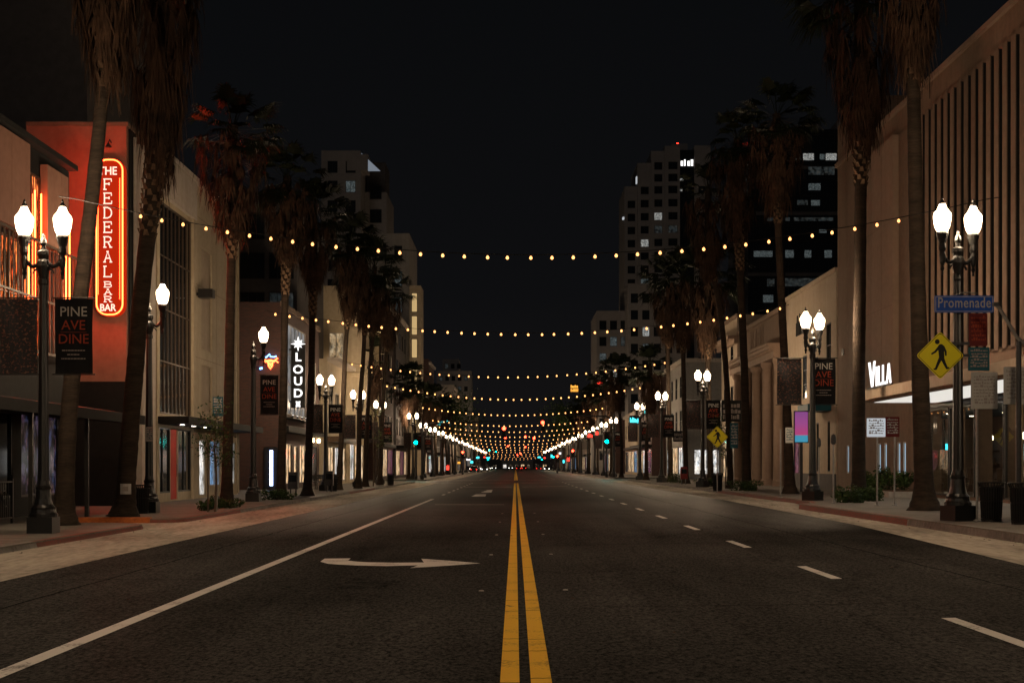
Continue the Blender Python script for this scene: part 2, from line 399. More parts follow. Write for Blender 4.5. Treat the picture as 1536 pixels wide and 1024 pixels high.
class Building:
    """local x runs along the street front, local y into the block, local z up; side L faces +X, R faces -X, S faces the camera"""
    def __init__(s, name, label, side, D0, D1, H, X, depth=14., wall='beige_stucco', cat='building', zb=None, group=None):
        zb = (ZL if side == 'L' else ZR) if zb is None else zb
        s.side, s.D0, s.D1, s.L, s.H, s.dep, s.mat, s.zb = side, D0, D1, D1-D0, H-zb, depth, wall, zb
        s.X = X
        if side == 'S': s.L = D1-D0; s.e = thing(name, label, cat, (D0, X, zb), 0, group)        # D0..D1 are x limits, X is the depth
        else: s.e = thing(name, label, cat, (X, D0 if side == 'L' else D1, zb), R(90 if side == 'L' else -90), group)
        s.ops = []
    def u(s, D): return D-s.D0 if s.side in 'LS' else s.D1-D
    def px(s, px): return s.u(s.X*F/(px-VX))
    def win(s, u, v, w, h, nu=1, nv=1, frame='frame_dark', pane='dark_glass', name='window', rev=.1, fw=.06, part=True):
        s.ops.append((u, v, w, h))
        if part: 
            return put(name, window_mesh(w, h, nu, nv, frame, pane, fw), s.e, (u, rev-.01, v))
    def shell(s, rev=.1, parapet=.0, roof=True, back=True, side_ops=(), split=None):
        b = MB()
        b.wall((0,0,0), (1,0,0), (0,-1,0), s.L, s.H, s.ops, rev)
        if s.side == 'R':
            b.wall((s.L,0,0), (0,1,0), (1,0,0), s.dep, s.H, side_ops, rev); b.wall((0,s.dep,0), (0,-1,0), (-1,0,0), s.dep, s.H)
        else:
            b.wall((s.L,0,0), (0,1,0), (1,0,0), s.dep, s.H); b.wall((0,s.dep,0), (0,-1,0), (-1,0,0), s.dep, s.H, side_ops, rev)
        b.wall((s.L,s.dep,0), (-1,0,0), (0,1,0), s.L, s.H)
        o = b.build('wall', s.mat, s.e)
        r = MB(); r.poly(((0,0,s.H-.4),(s.L,0,s.H-.4),(s.L,s.dep,s.H-.4),(0,s.dep,s.H-.4)))
        r.build('roof', 'roofing', s.e)
        return o
    def part(s, b, name, mat, **k): return b.build(name, mat, s.e, **k)
# ------------------------------------------------------------------ ground, road, kerbs, paint
def gz(x, y=0):                                   # road height: level to the left, climbing to the right
    return .018*x if x > 0 else 0.
def road_sheet(name, pts, dz, mat):
    """a flat sheet on the road, cut where the slope starts so that it lies on it"""
    b = MB(); bm = bmesh.new()
    bm.faces.new([bm.verts.new((x, y, 0)) for x, y in pts])
    bmesh.ops.bisect_plane(bm, geom=bm.verts[:]+bm.edges[:]+bm.faces[:], plane_co=(0,0,0), plane_no=(1,0,0))
    me = bpy.data.meshes.new(name)
    for v in bm.verts: v.co.z = gz(v.co.x)+dz
    bmesh.ops.recalc_face_normals(bm, faces=bm.faces[:])
    for f in bm.faces:
        if f.normal.z < 0: f.normal_flip()
    bm.to_mesh(me); bm.free(); me.materials.append(M[mat])
    return struct(put(name, me))
g = MB(); g.poly(((-900,-60,-.35),(900,-60,-.35),(900,1500,-.35),(-900,1500,-.35)))
struct(g.build('ground', 'earth'))
road_sheet('road', [(-13.4,-40),(13.,-40),(13.,900),(-13.4,900)], -.008, 'asphalt')
for side in (-1, 1):                              # the crossing street
    road_sheet('road', [(side*9.0,129),(side*120,129),(side*120,146),(side*9.0,146)] if side < 0 else [(9.9,129),(9.9,146),(120,146),(120,129)], -.012, 'asphalt')
# pale concrete parking lane on both sides
for y0, y1 in ((-40,129),(146,800)):
    road_sheet('gutter', [(-13.3,y0),(-6.9,y0),(-6.9,y1),(-13.3,y1)], -.002, 'concrete')
road_sheet('gutter', [(7.0,-40),(12.9,-40),(12.9,129),(8.6,129),(8.5,58),(8.1,34),(7.25,20)], -.002, 'concrete')
road_sheet('gutter', [(8.6,146),(12.9,146),(12.9,800),(8.6,800)], -.002, 'concrete')
def arc(cx, cy, r, a0, a1, n=8): return [(cx+r*math.cos(R(a0+(a1-a0)*k/n)), cy+r*math.sin(R(a0+(a1-a0)*k/n))) for k in range(n+1)]
def kerb_run(path, wid, z, mat, name='kerb'):
    """a kerb stone following a path, lying on its inner side (left of travel)"""
    b = MB(); n = len(path); inner = []
    for i, p in enumerate(path):
        a = Vector(path[max(i-1,0)]); c = Vector(path[min(i+1,n-1)]); d = (c-a).normalized()
        inner.append((p[0]-d.y*wid, p[1]+d.x*wid))
    for i in range(n-1):
        (x0,y0),(x1,y1),(u1,v1),(u0,v0) = path[i], path[i+1], inner[i+1], inner[i]
        ox = lambda p, q: (p[0]-(q[0]-p[0])*.28, p[1]-(q[1]-p[1])*.28)
        b.poly(((*ox((x0,y0),(u0,v0)),-.05),(*ox((x1,y1),(u1,v1)),-.05),(x1,y1,z-.025),(x0,y0,z-.025)))
        ix = lambda p, q: (p[0]+(q[0]-p[0])*.18, p[1]+(q[1]-p[1])*.18)
        c0, c1 = ix((x0,y0),(u0,v0)), ix((x1,y1),(u1,v1))
        b.poly(((x0,y0,z-.025),(x1,y1,z-.025),(*c1,z+.003),(*c0,z+.003)))
        b.poly(((*c0,z+.003),(*c1,z+.003),(u1,v1,z+.003),(u0,v0,z+.003)))
    for k in (0, -1): b.poly(((*path[k],-.3),(*inner[k],-.3),(*inner[k],z+.003),(*path[k],z-.025)))
    return struct(b.build(name, mat))
# left pavement: out to x=-9.1, a parking notch between y=36 and 43
# (the kerb bends into the notch on both sides)
nl = [(-9.1,-40),(-9.1,34.5)]+arc(-10.6,34.5,1.5,0,90,6)+[(-12.6,36.05)]
nl2 = [(-12.6,38.5),(-9.9,38.55)]+arc(-9.9,39.35,.8,270,360,6)+[(-9.1,129)]
sw = MB(); sw.slab(nl+nl2+[(-60,129),(-60,-40)], -.3, ZL); sw.slab([(-9.1,146),(-9.1,800),(-60,800),(-60,146)], -.3, ZL)
struct(sw.build('pavement', 'sidewalk'))
kerb_run(nl[::-1][:-1][::-1][:1]+nl[1:], .16, ZL, 'kerb') if False else None
kerb_run([(-9.1,-40),(-9.1,22)], .16, ZL, 'red_kerb'); kerb_run([(-9.1,22),(-9.1,27)], .16, ZL, 'kerb'); kerb_run([(-9.1,27),(-9.1,34.5)]+arc(-10.6,34.5,1.5,0,90,6)+[(-12.6,36.05)], .16, ZL, 'red_kerb')
kerb_run([(-12.6,38.5),(-9.9,38.55)], .22, ZL+.04, 'orange_kerb'); kerb_run([(-9.9,38.55)]+arc(-9.9,39.35,.8,270,360,6)+[(-9.1,47)], .16, ZL, 'red_kerb')
for a, c, m in ((47,78,'kerb'),(78,92,'red_kerb'),(92,129,'kerb'),(146,800,'kerb')): kerb_run([(-9.1,a),(-9.1,c)], .16, ZL, m)
# right pavement: bulb at x=9.1 to y=47, then set back to x=10.2
rp = [(9.1,-40),(9.1,45.5)]+arc(9.9,45.5,.8,180,110,5)+[(10.0,48.5),(10.2,52),(10.2,129)]
sw = MB(); sw.slab(rp+[(75,129),(75,-40)], -.3, ZR); sw.slab([(10.2,146),(75,146),(75,800),(10.2,800)], -.3, ZR)
struct(sw.build('pavement', 'sidewalk'))
rk = lambda path, m: kerb_run(path[::-1], .16, ZR, m)
rk([(9.1,-40),(9.1,33)], 'kerb'); rk([(9.1,33),(9.1,45.5)]+arc(9.9,45.5,.8,180,110,5)+[(10.0,48.5),(10.2,52),(10.2,72)], 'red_kerb')
rk([(10.2,72),(10.2,129)], 'kerb'); rk([(10.2,146),(10.2,800)], 'kerb')
# paving joints, raised by a hair
for X0, X1, z in ((-13.9,-9.3,ZL),(9.3,15.9,ZR)):
    jb = MB()
    y = 12.
    while y < 120:
        if not (X0 < 0 and 33 < y < 41): jb.box(X0, X1-(.0 if X0 < 0 or y < 45 else 0), y, y+.02, z, z+.002)
        y += 1.8
    struct(jb.build('paving_joint', 'kerb'))
# paint
PZ = .004
for x0, x1 in ((-.11,.03),(.112,.262)):
    for a, c in ((2,126),(149,700)):
        road_sheet('lane_marking', [(x0,a),(x1,a),(x1,c),(x0,c)], PZ-.004, 'yellow_paint')
road_sheet('lane_marking', [(-3.92,3),(-3.76,3),(-3.76,66),(-3.92,66)], PZ-.004, 'white_paint')
for k in range(9):
    y = 75+6.2*k; road_sheet('lane_marking', [(-3.9,y),(-3.76,y),(-3.76,y+2.),(-3.9,y+2.)], PZ-.004, 'white_paint')
for k in range(17):
    y = 11.5+7.08*k; road_sheet('lane_marking', [(4.13,y),(4.27,y),(4.27,y+2.3),(4.13,y+2.3)], PZ-.004, 'white_paint')
for k in range(30):
    y = 152+7.08*k
    for x in (-3.9, 4.13): road_sheet('lane_marking', [(x,y),(x+.14,y),(x+.14,y+2.2),(x,y+2.2)], PZ-.004, 'white_paint')
def paint_px(pts, mat='white_paint'):             # an outline on the road, read off the photograph once and fixed in metres
    road_sheet('turn_arrow', [((px-VX)*EYE/(py-VY), F*EYE/(py-VY)) for px, py in pts][::-1], PZ-.004, mat)
paint_px([(480.5,841.7),(487,837.2),(526,836.8),(522,840),(534,841.6),(552,842.7),(590,843.3),(636,843),(632,837.3),(676,840.4),(721,844.2),(660,848.5),(615,851.4),(627,847.2),(580,848.3),(535,847.4),(507,846),(492,844.8)])
paint_px([(707,744.2),(714,741.0),(729,741.0),(728,744.2)]); paint_px([(721,738),(731,734.6),(739,734.2),(737,738)])
for x0, x1, y, w in ((-3.2,-.45,56.6,.32),(-3.7,-.3,103,.5),(.5,3.8,103,.5),(-8.4,-.4,125,.35),(.5,9.5,125,.35),(-8.4,9.3,148.6,.4),(-8.4,9.3,152,.4)):
    for a, c in (((x0,-.2),(.4,x1)) if x0 < 0 < x1 else ((x0,x1),)):
        road_sheet('crossing_line', [(a,y),(c,y),(c,y+w),(a,y+w)], PZ-.004, 'white_paint')
# lane studs
st = MB()
for y in (17.6, 24.7, 31.8, 39., 46.):
    for x in (-.42, .62): st.lathe([(.034,0),(.03,.01),(.015,.014)], 8, (x, y, gz(x)))
struct(st.build('lane_stud', 'white_print'), 'structure')
# dark cracks across the yellow lines and tar-sealed seams in the lanes
random.seed(31)
cb = MB()
for y in (10.27, 11.9, 12.6, 15.1, 16.3, 18.8, 21.7, 25.4, 29., 34.):
    for x0, x1 in ((-.11,.03),(.112,.262)):
        n = 5; yy = y+random.uniform(-.12,.12)
        top = [(x0+(x1-x0)*k/n, yy+random.uniform(-.01,.012)) for k in range(n+1)]
        for a, c in zip(top, top[1:]): cb.poly(((*a,gz(a[0])+.0035),(*c,gz(c[0])+.0035),(c[0],c[1]+.022,gz(c[0])+.0035),(a[0],a[1]+.022,gz(a[0])+.0035)))
struct(cb.build('paint_crack', 'tar'))
def seam(pts, w):
    b = MB(); n = len(pts)
    for a, c in zip(pts, pts[1:]):
        d = (Vector(c)-Vector(a)).normalized(); o = Vector((-d.y, d.x))*w/2
        b.poly([(p[0], p[1], gz(p[0])-.004) for p in ((a[0]-o.x,a[1]-o.y),(c[0]-o.x,c[1]-o.y),(c[0]+o.x,c[1]+o.y),(a[0]+o.x,a[1]+o.y))])
    struct(b.build('tar_seam', 'tar'))
def wig(x0, y0, x1, y1, n, am): return [(x0+(x1-x0)*k/n+random.uniform(-am,am), y0+(y1-y0)*k/n+random.uniform(-am,am)) for k in range(n+1)]
seam(wig(-5.6,9,-5.5,90,160,.025), .03); seam(wig(5.9,9,6.0,90,160,.025), .03)
for y, xa, xb in ((19.5,-6.8,-4.1),(27.5,.4,7.2),(33.,-6.8,-.3),(44.,-6.8,7.4),(15.5,1.0,4.0),(60.,-6.8,7.6)): seam(wig(xa,y,xb,y+random.uniform(-.5,.5),40,.035), .03)
# a few fallen leaves in the gutters and on the lanes
random.seed(5); lf = MB()
for k in range(240):
    if k < 170: x = random.choice((-9.1+abs(random.gauss(0,.25)), 9.1-abs(random.gauss(0,.25)))); y = random.uniform(13,60)
    else: x = random.uniform(-7,7.5); y = random.uniform(11,50)
    a = random.uniform(0,6.3); r = random.uniform(.02,.06); z = gz(x)+.006
    lf.poly([(x+r*math.cos(a+t)*(1 if i % 2 else .5), y+r*math.sin(a+t)*(1 if i % 2 else .5), z+(.012 if i == 1 else 0)) for i, t in enumerate((0,1.57,3.14,4.71))])
struct(lf.build('litter', 'dry_frond'), 'stuff', 'dry leaf scraps scattered along both gutters')
# ------------------------------------------------------------------ buildings on the left
def sill(B, u, v, w, mat='frame_light', d=.1, h=.12):
    b = MB(); b.box(u-.08, u+w+.08, -d, .05, v-h, v-.003); b.build('window_sill', mat, B.e)
def band(B, v, h, d, mat, u0=None, u1=None, name='cornice'):
    b = MB(); b.box(-.02 if u0 is None else u0, B.L+.02 if u1 is None else u1, -d, .03, v, v+h); return b.build(name, mat, B.e)

# the restaurant with pale panels, nearest on the left
B = Building('restaurant_building', 'long restaurant with pale hanging panels and red-lit windows above a dark patio', 'L', 24., 44.6, 10.75, XL, 16, 'dark_stucco')
for D0, D1, z0, z1 in ((36.0,40.4,8.0,10.55),(41.9,43.85,7.9,10.3),(29.0,35.6,8.0,10.55)):
    b = MB(); b.box(B.u(D0), B.u(D1), -.22, -.003, z0, z1)
    for q in range(1, 3): b.box(B.u(D0)+(D1-D0)*q/3-.006, B.u(D0)+(D1-D0)*q/3+.006, -.226, -.22, z0, z1)
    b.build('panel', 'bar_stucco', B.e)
for D0, D1, z0, z1, nu, nv in ((40.45,41.85,4.6,9.9,2,4),(43.9,44.5,4.6,9.4,1,4)):
    B.win(B.u(D0), z0, D1-D0, z1-z0, nu, nv, 'bronze', 'window_red', rev=.06)
for k in range(5):
    B.win(B.u(27.0+k*2.68), 4.7, 2.5, 3.1, 3, 2, 'bronze', 'window_red')
for k in range(4): B.win(B.u(28.3+k*4.), .55, 3.3, 2.4, 3, 1, 'frame_dark', ('shop_dim','dark_glass','dark_glass','screen')[k])
for D in (40.62, 41.15, 41.7, 44.0, 44.35):
    b = MB(); b.tube([(B.u(D),-.1,5.2),(B.u(D),-.1,9.4 if D < 42 else 8.8)], .02, 5); b.build('neon_strip', 'neon_strip', B.e)
b = MB(); 
for k in range(46): b.box(B.u(29.)+k*.34-.02, B.u(29.)+k*.34+.02, -.3, -.27, 4.75, 7.85)
b.box(B.u(29.), B.u(44.5), -.31, -.23, 7.85, 7.93).box(B.u(29.), B.u(44.5), -.31, -.23, 4.67, 4.75).box(B.u(29.), B.u(44.5), -.31, -.23, 6.2, 6.26)
b.build('slat_screen', 'bronze', B.e)
B.shell(.1)
band(B, 10.66, .16, .28, 'dark_stucco')
b = MB()
b.poly(((0,-2.4,3.0),(B.L,-2.4,3.0),(B.L,-.02,3.35),(0,-.02,3.35))); b.poly(((0,-2.4,3.0),(0,-2.4,2.72),(B.L,-2.4,2.72),(B.L,-2.4,3.0)))
b.poly(((0,-2.4,2.72),(B.L,-2.4,2.72),(B.L,-.02,2.9),(0,-.02,2.9))); b.poly(((B.L,-2.4,2.72),(B.L,-2.4,3.0),(B.L,-.02,3.35),(B.L,-.02,2.9)))
b.build('awning', 'dark_stucco', B.e)
for k in range(5):
    b = MB(); b.box(1.5+k*4.5-.05, 1.5+k*4.5+.05, -2.3, -2.2, 0, 2.72); b.build('post', 'frame_dark', B.e)

# patio railing
rl = thing('patio_railing', 'black iron patio railing with curled panels in front of the dark restaurant', 'railing', (-12.6, 26., ZL), R(90))
L_ = 9.6
for k in range(7):
    b = MB(); b.box(k*1.6-.03, k*1.6+.03, -.03, .03, 0, 1.12).lathe([(.045,1.12),(.05,1.16),(.02,1.21)], 8, (k*1.6,0,0)); b.build('railing_post', 'black_metal', rl)
b = MB(); b.box(0, L_, -.02, .02, 1.02, 1.06).box(0, L_, -.02, .02, .12, .16)
for k in range(int(L_/.13)): b.box(k*.13-.008, k*.13+.008, -.008, .008, .16, 1.02)
b.build('railing_bar', 'black_metal', rl)
for k in range(6):
    b = MB()
    for sg in (-1, 1):
        pts = []
        for q in range(22):
            a = q/21*2.6*PI; r = .05+.24*(1-q/21)
            pts.append((k*1.6+.8+sg*(.28-r*math.cos(a)*.9), -.02, .58+r*math.sin(a)))
        b.tube(pts, .012, 4)
    b.build('railing_scroll', 'black_metal', rl)

# the tall red-washed bar building that carries the neon sign
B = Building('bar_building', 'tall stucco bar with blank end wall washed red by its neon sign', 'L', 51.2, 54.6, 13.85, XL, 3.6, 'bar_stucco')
B.win(.2, .1, 1.0, 2.6, 1, 1, 'frame_dark', 'dark_glass')
B.shell()
b = MB(); b.box(-.25, -.003, -.02, 3.5, 0, 4.45); b.build('dark_base', 'dark_stucco', B.e)
b = MB(); b.box(.25, 1.15, -.05, -.003, 2.9, 13.6); b.build('dark_strip', 'dark_stucco', B.e)
b = MB(); b.box(1.35, 3.3, -.22, -.003, 0, 13.3); b.build('pilaster', 'pale_stucco', B.e)
b = MB(); b.tube([(.7,-.12,.1),(.7,-.12,13.4)], .06, 8); b.build('drainpipe', 'frame_light', B.e)
b = MB(); b.box(-.06, B.L+.02, -.06, 3.6, 13.75-ZL, 13.9-ZL); b.build('parapet', 'tan_stucco', B.e)
# lower dark court building behind it, left of the end wall
B = Building('court_building', 'low dark building set back beside the red-washed end wall', 'S', -30., -17.7, 9.2, 52., 12, 'dark_stucco')
B.win(9., 5.2, 2.2, 2.6, 2, 2, 'bronze', 'window_red'); B.win(5., 5.2, 2.2, 2.6, 2, 2, 'bronze', 'window_red'); B.shell()
# the very tall dark block behind
B = Building('office_block', 'tall unlit block rising black behind the restaurant panels', 'S', -62., xat(131, 78), 36., 78., 20, 'dark_stone')
for r in range(6):
    for k in range(5): B.win(2.5+k*4.6, 4+r*4.6, 2.6, 2.2, 2, 1, 'frame_dark', 'tower_glass')
B.shell()
# the cream theatre-like front with a tall dark glass bay
B = Building('theatre_building', 'cream front with a tall dark glazed bay over a red entrance door', 'L', 55.2, 71.8, 14.0, XL, 18, 'cream_stucco')
B.win(B.u(55.5), 3.5, 5.9, 8.4, 9, 4, 'bronze', 'dark_glass', 'tall_window', rev=.1)
B.win(B.u(55.5), .35, 2.2, 2.6, 2, 1, 'frame_dark', 'dark_glass', 'shop_window', rev=.1)
B.ops.append((B.u(57.75), .05, 1.25, 2.9))
B.win(B.u(59.05), .35, 2.35, 2.6, 2, 1, 'frame_dark', 'dark_glass', 'shop_window', rev=.1)
B.win(B.u(63.4), 6.6, 2.3, 4.6, 1, 1, 'cream_stucco', 'beige_stucco', 'niche', rev=.1); B.win(B.u(63.4), 3.1, 2.3, 2.9, 1, 1, 'cream_stucco', 'beige_stucco', 'niche', rev=.1)
B.win(B.u(69.2), 8., 1.1, 4.4, 1, 2, 'cream_stucco', 'beige_stucco', 'niche', rev=.12)
B.win(B.u(63.0), .1, 1.2, 2.5, 1, 1, 'frame_light', 'shop_white', 'door'); B.win(B.u(65.2), .5, 2.2, 2.1, 2, 1, 'frame_light', 'shop_blue', 'shop_window'); B.win(B.u(68.4), .5, 2.6, 2.1, 2, 1, 'frame_light', 'shop_white', 'shop_window')
B.shell(.1)
b = MB(); b.box(B.u(57.78), B.u(58.97), .05, .11, .06, 2.93); d = b.build('door', 'red_door', B.e)
b = MB(); b.tube([(B.u(58.8),-.01,1.0),(B.u(58.8),-.01,1.5)], .02, 6); b.build('handle', 'steel', d)
b = MB(); b.box(B.u(55.3), B.u(71.6), -1.3, -.003, 3.08, 3.36); b.build('canopy', 'dark_stucco', B.e)
b = MB()
for D in (56.6, 58.6, 60.6): b.lathe([(.09,0),(.09,.012)], 10, (B.u(D), -.75, 3.055))
b.build('downlight', 'downlight', B.e)
b = MB(); b.box(B.u(55.2), B.u(61.9), -.16, -.003, 12.1, 13.7); b.build('fascia', 'pale_stucco', B.e)
b = MB(); b.box(-.03, B.L+.03, -.2, .3, 13.86-ZL, 14.06-ZL); b.build('parapet', 'pale_stucco', B.e)
for D in (55.32, 61.6):
    b = MB(); b.box(B.u(D)-.12, B.u(D)+.28, -.1, -.003, 0, 12.09); b.build('pilaster', 'cream_stucco', B.e)
jb = MB()
for D in (66.6, 68.6): jb.box(B.u(D)-.008, B.u(D)+.008, -.006, -.0005, 3.4, 13.6)
for z in (6.2, 9.4, 12.4): jb.box(B.u(62.2), B.u(71.7), -.006, -.0005, z-.008, z+.008)
jb.build('panel_joint', 'tan_stucco', B.e)
b = MB(); b.tube([(B.u(71.3),-.1,.1),(B.u(71.3),-.1,13.5)], .06, 8); b.build('drainpipe', 'cream_stucco', B.e)
sp = thing('wall_speaker', 'small black speaker box jutting from the cream wall beside tall glass', 'speaker', (XL+.02, 62.4, zat(441,62.4)), R(90))
b = MB(); b.box(-.28, .28, -.75, -.12, -.18, .2); b.build('speaker_box', 'black_metal', sp)
b = MB(); b.box(-.04, .04, -.12, 0, -.06, .06); b.build('bracket', 'black_metal', sp)

# dark glass block behind
B = Building('office_block', 'dark glazed office block standing back behind the brick bar', 'S', xat(352,102), -15.65, zat(303,102), 102., 14, 'dark_stone')
for r in range(6):
    for k in range(2): B.win(.35+k*2.1, 3.2+r*2.85, 1.8, 1.9, 3, 1, 'frame_dark', 'win_faint' if (r*3+k*5) % 7 == 0 else 'tower_glass')
B.shell()

# the brick bar with the white upright sign
B = Building('brick_building', 'dark brick bar with a white-framed glazed front and upright white sign', 'L', 84.8, 101.5, 11.3, XL, 12, 'brick')
B.win(B.u(86.2), 4.6, 8.6, 5.6, 6, 3, 'frame_light', 'facade_lit', 'tall_window'); B.win(B.u(96.5), 5., 3.4, 3.6, 2, 2, 'frame_light', 'tower_glass')
B.win(B.u(86.), .3, 3., 2.5, 3, 1, 'frame_dark', 'shop_warm', 'shop_window'); B.win(B.u(90.), .1, 1.3, 2.6, 1, 1, 'frame_dark', 'shop_warm', 'door'); B.win(B.u(92.4), .3, 3.6, 2.5, 3, 1, 'frame_dark', 'shop_warm', 'shop_window'); B.win(B.u(97.4), .3, 3., 2.5, 3, 1, 'frame_dark', 'shop_dim', 'shop_window')
B.shell(side_ops=((11.0,.05,.9,2.5),))
b = MB(); b.box(-.05, -.003, .1, 1.0, .06, 2.5); b.build('door', 'frame_dark', B.e)
b = MB(); b.box(-.14, -.055, .45, .62, .25, 2.35); b.build('light_tube', 'tube_blue', B.e)
for D in (97.3, 100.3):
    b = MB(); b.box(B.u(D)-.08, B.u(D)+.08, -.22, -.003, 2.9, 3.0); f_ = b.build('sconce_bracket', 'frame_dark', B.e)
    b = MB(); b.lathe([(.05,3.02),(.11,3.08),(.12,3.25),(.05,3.34)], 8, (B.u(D),-.14,0)); b.build('sconce', 'sconce', f_)
band(B, 10.95, .3, .12, 'tan_stucco'); band(B, 3.45, .35, .5, 'dark_stucco', name='canopy')
b = MB(); b.box(B.u(86.3), B.u(94.7), -.5, -.02, 4.3, 4.38)
for k in range(5): b.lathe([(.07,0),(.05,.12)], 8, (B.u(87)+k*1.8, -.4, 4.38))
b.build('light_bar', 'frame_dark', B.e)
b = MB()
for k in range(5): b.lathe([(.05,0),(.05,.02)], 8, (B.u(87)+k*1.8, -.4, 4.505))
b.build('floodlight', 'sign_lit', B.e)

# low shop with a pale lit gable
B = Building('shop_building', 'two-storey pale shop with a lit gable end and deep eaves', 'L', 104.5, 116., 9.4, XL+.2, 1.75, 'cream_stucco')
for k in range(3): B.win(.9+k*3.6, 4.6, 2.2, 2.4, 2, 2, 'frame_light', 'tower_glass')
for k in range(3): B.win(.6+k*3.7, .25, 3., 2.6, 2, 1, 'frame_dark', ('shop_warm','shop_white','shop_warm')[k], 'shop_window')
B.shell(); band(B, 9.1, .3, .8, 'pale_stucco', name='eaves'); band(B, 3.2, .4, 1., 'bronze', name='canopy')

for x in (.3, .9, 1.4):  # added roof floods, put in to brighten the hotel end wall
    b = MB(); b.box(11.2,11.5,x-.1,x+.1,B.H-.35,B.H-.1); f_ = b.build('floodlight', 'frame_dark', B.e)
    b = MB(); b.poly(((11.505,x-.09,B.H-.3),(11.505,x+.09,B.H-.3),(11.45,x+.09,B.H-.095),(11.45,x-.09,B.H-.095))); b.build('added_flood_lens', 'warm_uplight', f_)
# hotel with rounded, warmly lit balconies
B = Building('hotel_building', 'cream hotel with rounded bays washed by warm uplights', 'L', 117.5, 128.5, 16.4, XL+.3, 12, 'cream_stucco')
for r in range(3):
    for k in range(3): B.win(1.2+k*3.3, 5.2+r*3.7, 1.7, 2.3, 2, 1, 'frame_light', ('win_warm','tower_glass','win_faint')[(r+k) % 3])
for k in range(3): B.win(.6+k*3.6, .25, 2.9, 3., 2, 1, 'frame_dark', ('shop_white','shop_warm','shop_warm')[k], 'shop_window')
B.shell(side_ops=((10.3,6.,1.2,2.4),(10.3,10.,1.2,2.4)))
for k, (u, r_) in enumerate(((1.2,1.3),(5.6,1.5),(9.8,1.3))):
    b = MB(); b.lathe([(r_*.8,4.6),(r_,5.),(r_,8.8),(r_*1.08,8.9),(r_*1.08,9.1),(r_,9.2),(r_,12.6),(r_*1.08,12.7),(r_*1.08,12.9),(r_,13.),(r_,15.2),(r_*1.1,15.4),(r_*.9,15.6)], 20, (u,-.2,0)); b.build('bay', 'cream_stucco', B.e, smooth=False)
    for z in (4.35, 9.25, 13.05):
        b = MB(); b.lathe([(.11,0),(.11,.03)], 8, (u+r_*.75, -.2-r_*1.05, z)); b.build('uplight', 'warm_uplight', B.e)
for q in ((10.3,6.),(10.3,10.)):
    put('window', window_mesh(1.2, 2.4, 2, 1, 'frame_light', 'win_warm'), B.e, (.09, 12-q[0], q[1]), R(-90))
for x in (3.2, 7.6):
    b = MB(); b.box(x, x+.35, -.06, -.003, 5.0, 15.); b.build('recess_glow', 'stair_light', B.e)  # uplit wall recesses, their warm light put in as glow
for v, d in ((4.0,.4),(15.9,.6)): band(B, v, .35, d, 'pale_stucco')
B2 = Building('hotel_building', 'pale stone hotel tower with square windows and a stepped lit roof', 'S', xat(482,228), xat(541,228), zat(226,228), 228., 24, 'tower_stone')
for r in range(15):
    for k in range(2): B2.win(1.0+k*2.9, 4+r*3.15, 1.6, 1.9, 2, 1, 'frame_dark', 'win_cool' if (r, k) in ((13,1),) else 'tower_glass')
B2.shell()
b = MB(); b.box(B2.L-2.2, B2.L+1.1, -.05, 4., B2.H-3.2, B2.H-.6); b.box(B2.L, B2.L+3.6, 6., 20., 0, B2.H-5.5); b.build('stair_block', 'tower_stone', B2.e)
b = MB(); b.box(B2.L+.2, B2.L+3.2, 8., 16., B2.H-5.5, B2.H-.2); b.build('plant_room', 'dark_stone', B2.e)
b = MB(); b.prism([(B2.L+.02,B2.H-3.1),(B2.L+3.1,B2.H-3.1),(B2.L+.02,B2.H-.2)], .9, 1.); b.build('glowing_roof_facet', 'roof_lit', B2.e)  # slanted roof facet, its brightness put in as a faint glow
for r in range(11):
    put('window', window_mesh(1.9, 2.2, 2, 1, 'frame_dark', 'tower_glass'), B2.e, (B2.L+.9, 5.97, 6+r*3.9))
D = 178.
B = Building('apartment_block', 'grey apartment block with cold lit windows beside a yellow stair tower', 'S', xat(556,D), xat(614,D), zat(350,D), D, 14, 'grey_stucco')
for r in range(8):
    for k in range(2): B.win(1.0+k*1.95, 4.4+r*3.2, 1.0, 1.9, 1, 1, 'frame_dark', 'tower_glass' if k == 0 else ('win_faint','tower_glass','tower_glass','tower_glass','win_white','win_cool','win_cool','tower_glass')[r])
B.shell()
B = Building('stair_tower', 'slim glazed stair tower glowing yellow floor by floor', 'S', xat(615,D), xat(632,D), zat(430,D), D-1., 5, 'cream_stucco')
for r in range(7): B.win(.25, 3.2+r*2.85, .75, 2.4, 1, 1, 'frame_dark', 'stair_light', 'stair_window')
B.shell(); band(B, B.H-.4, .4, .25, 'cream_stucco')
for k, (px0, px1, py) in enumerate(((655,707,556),(664,688,533))):
    B = Building('apartment_block', ('far pale slab block low over the string lights','far narrow block topping the pale slab')[k], 'S', xat(px0,430+k*14), xat(px1,430+k*14), zat(py,430), 430.+k*14, 13, 'tower_stone')
    for r in range(5):
        for q in range(3+2*(1-k)): B.win(.7+q*1.9, B.H-3-r*3.2, 1.1, 1.5, 1, 1, 'frame_dark', 'win_faint' if (r+q) % 4 == 0 else 'tower_glass')
    B.shell()

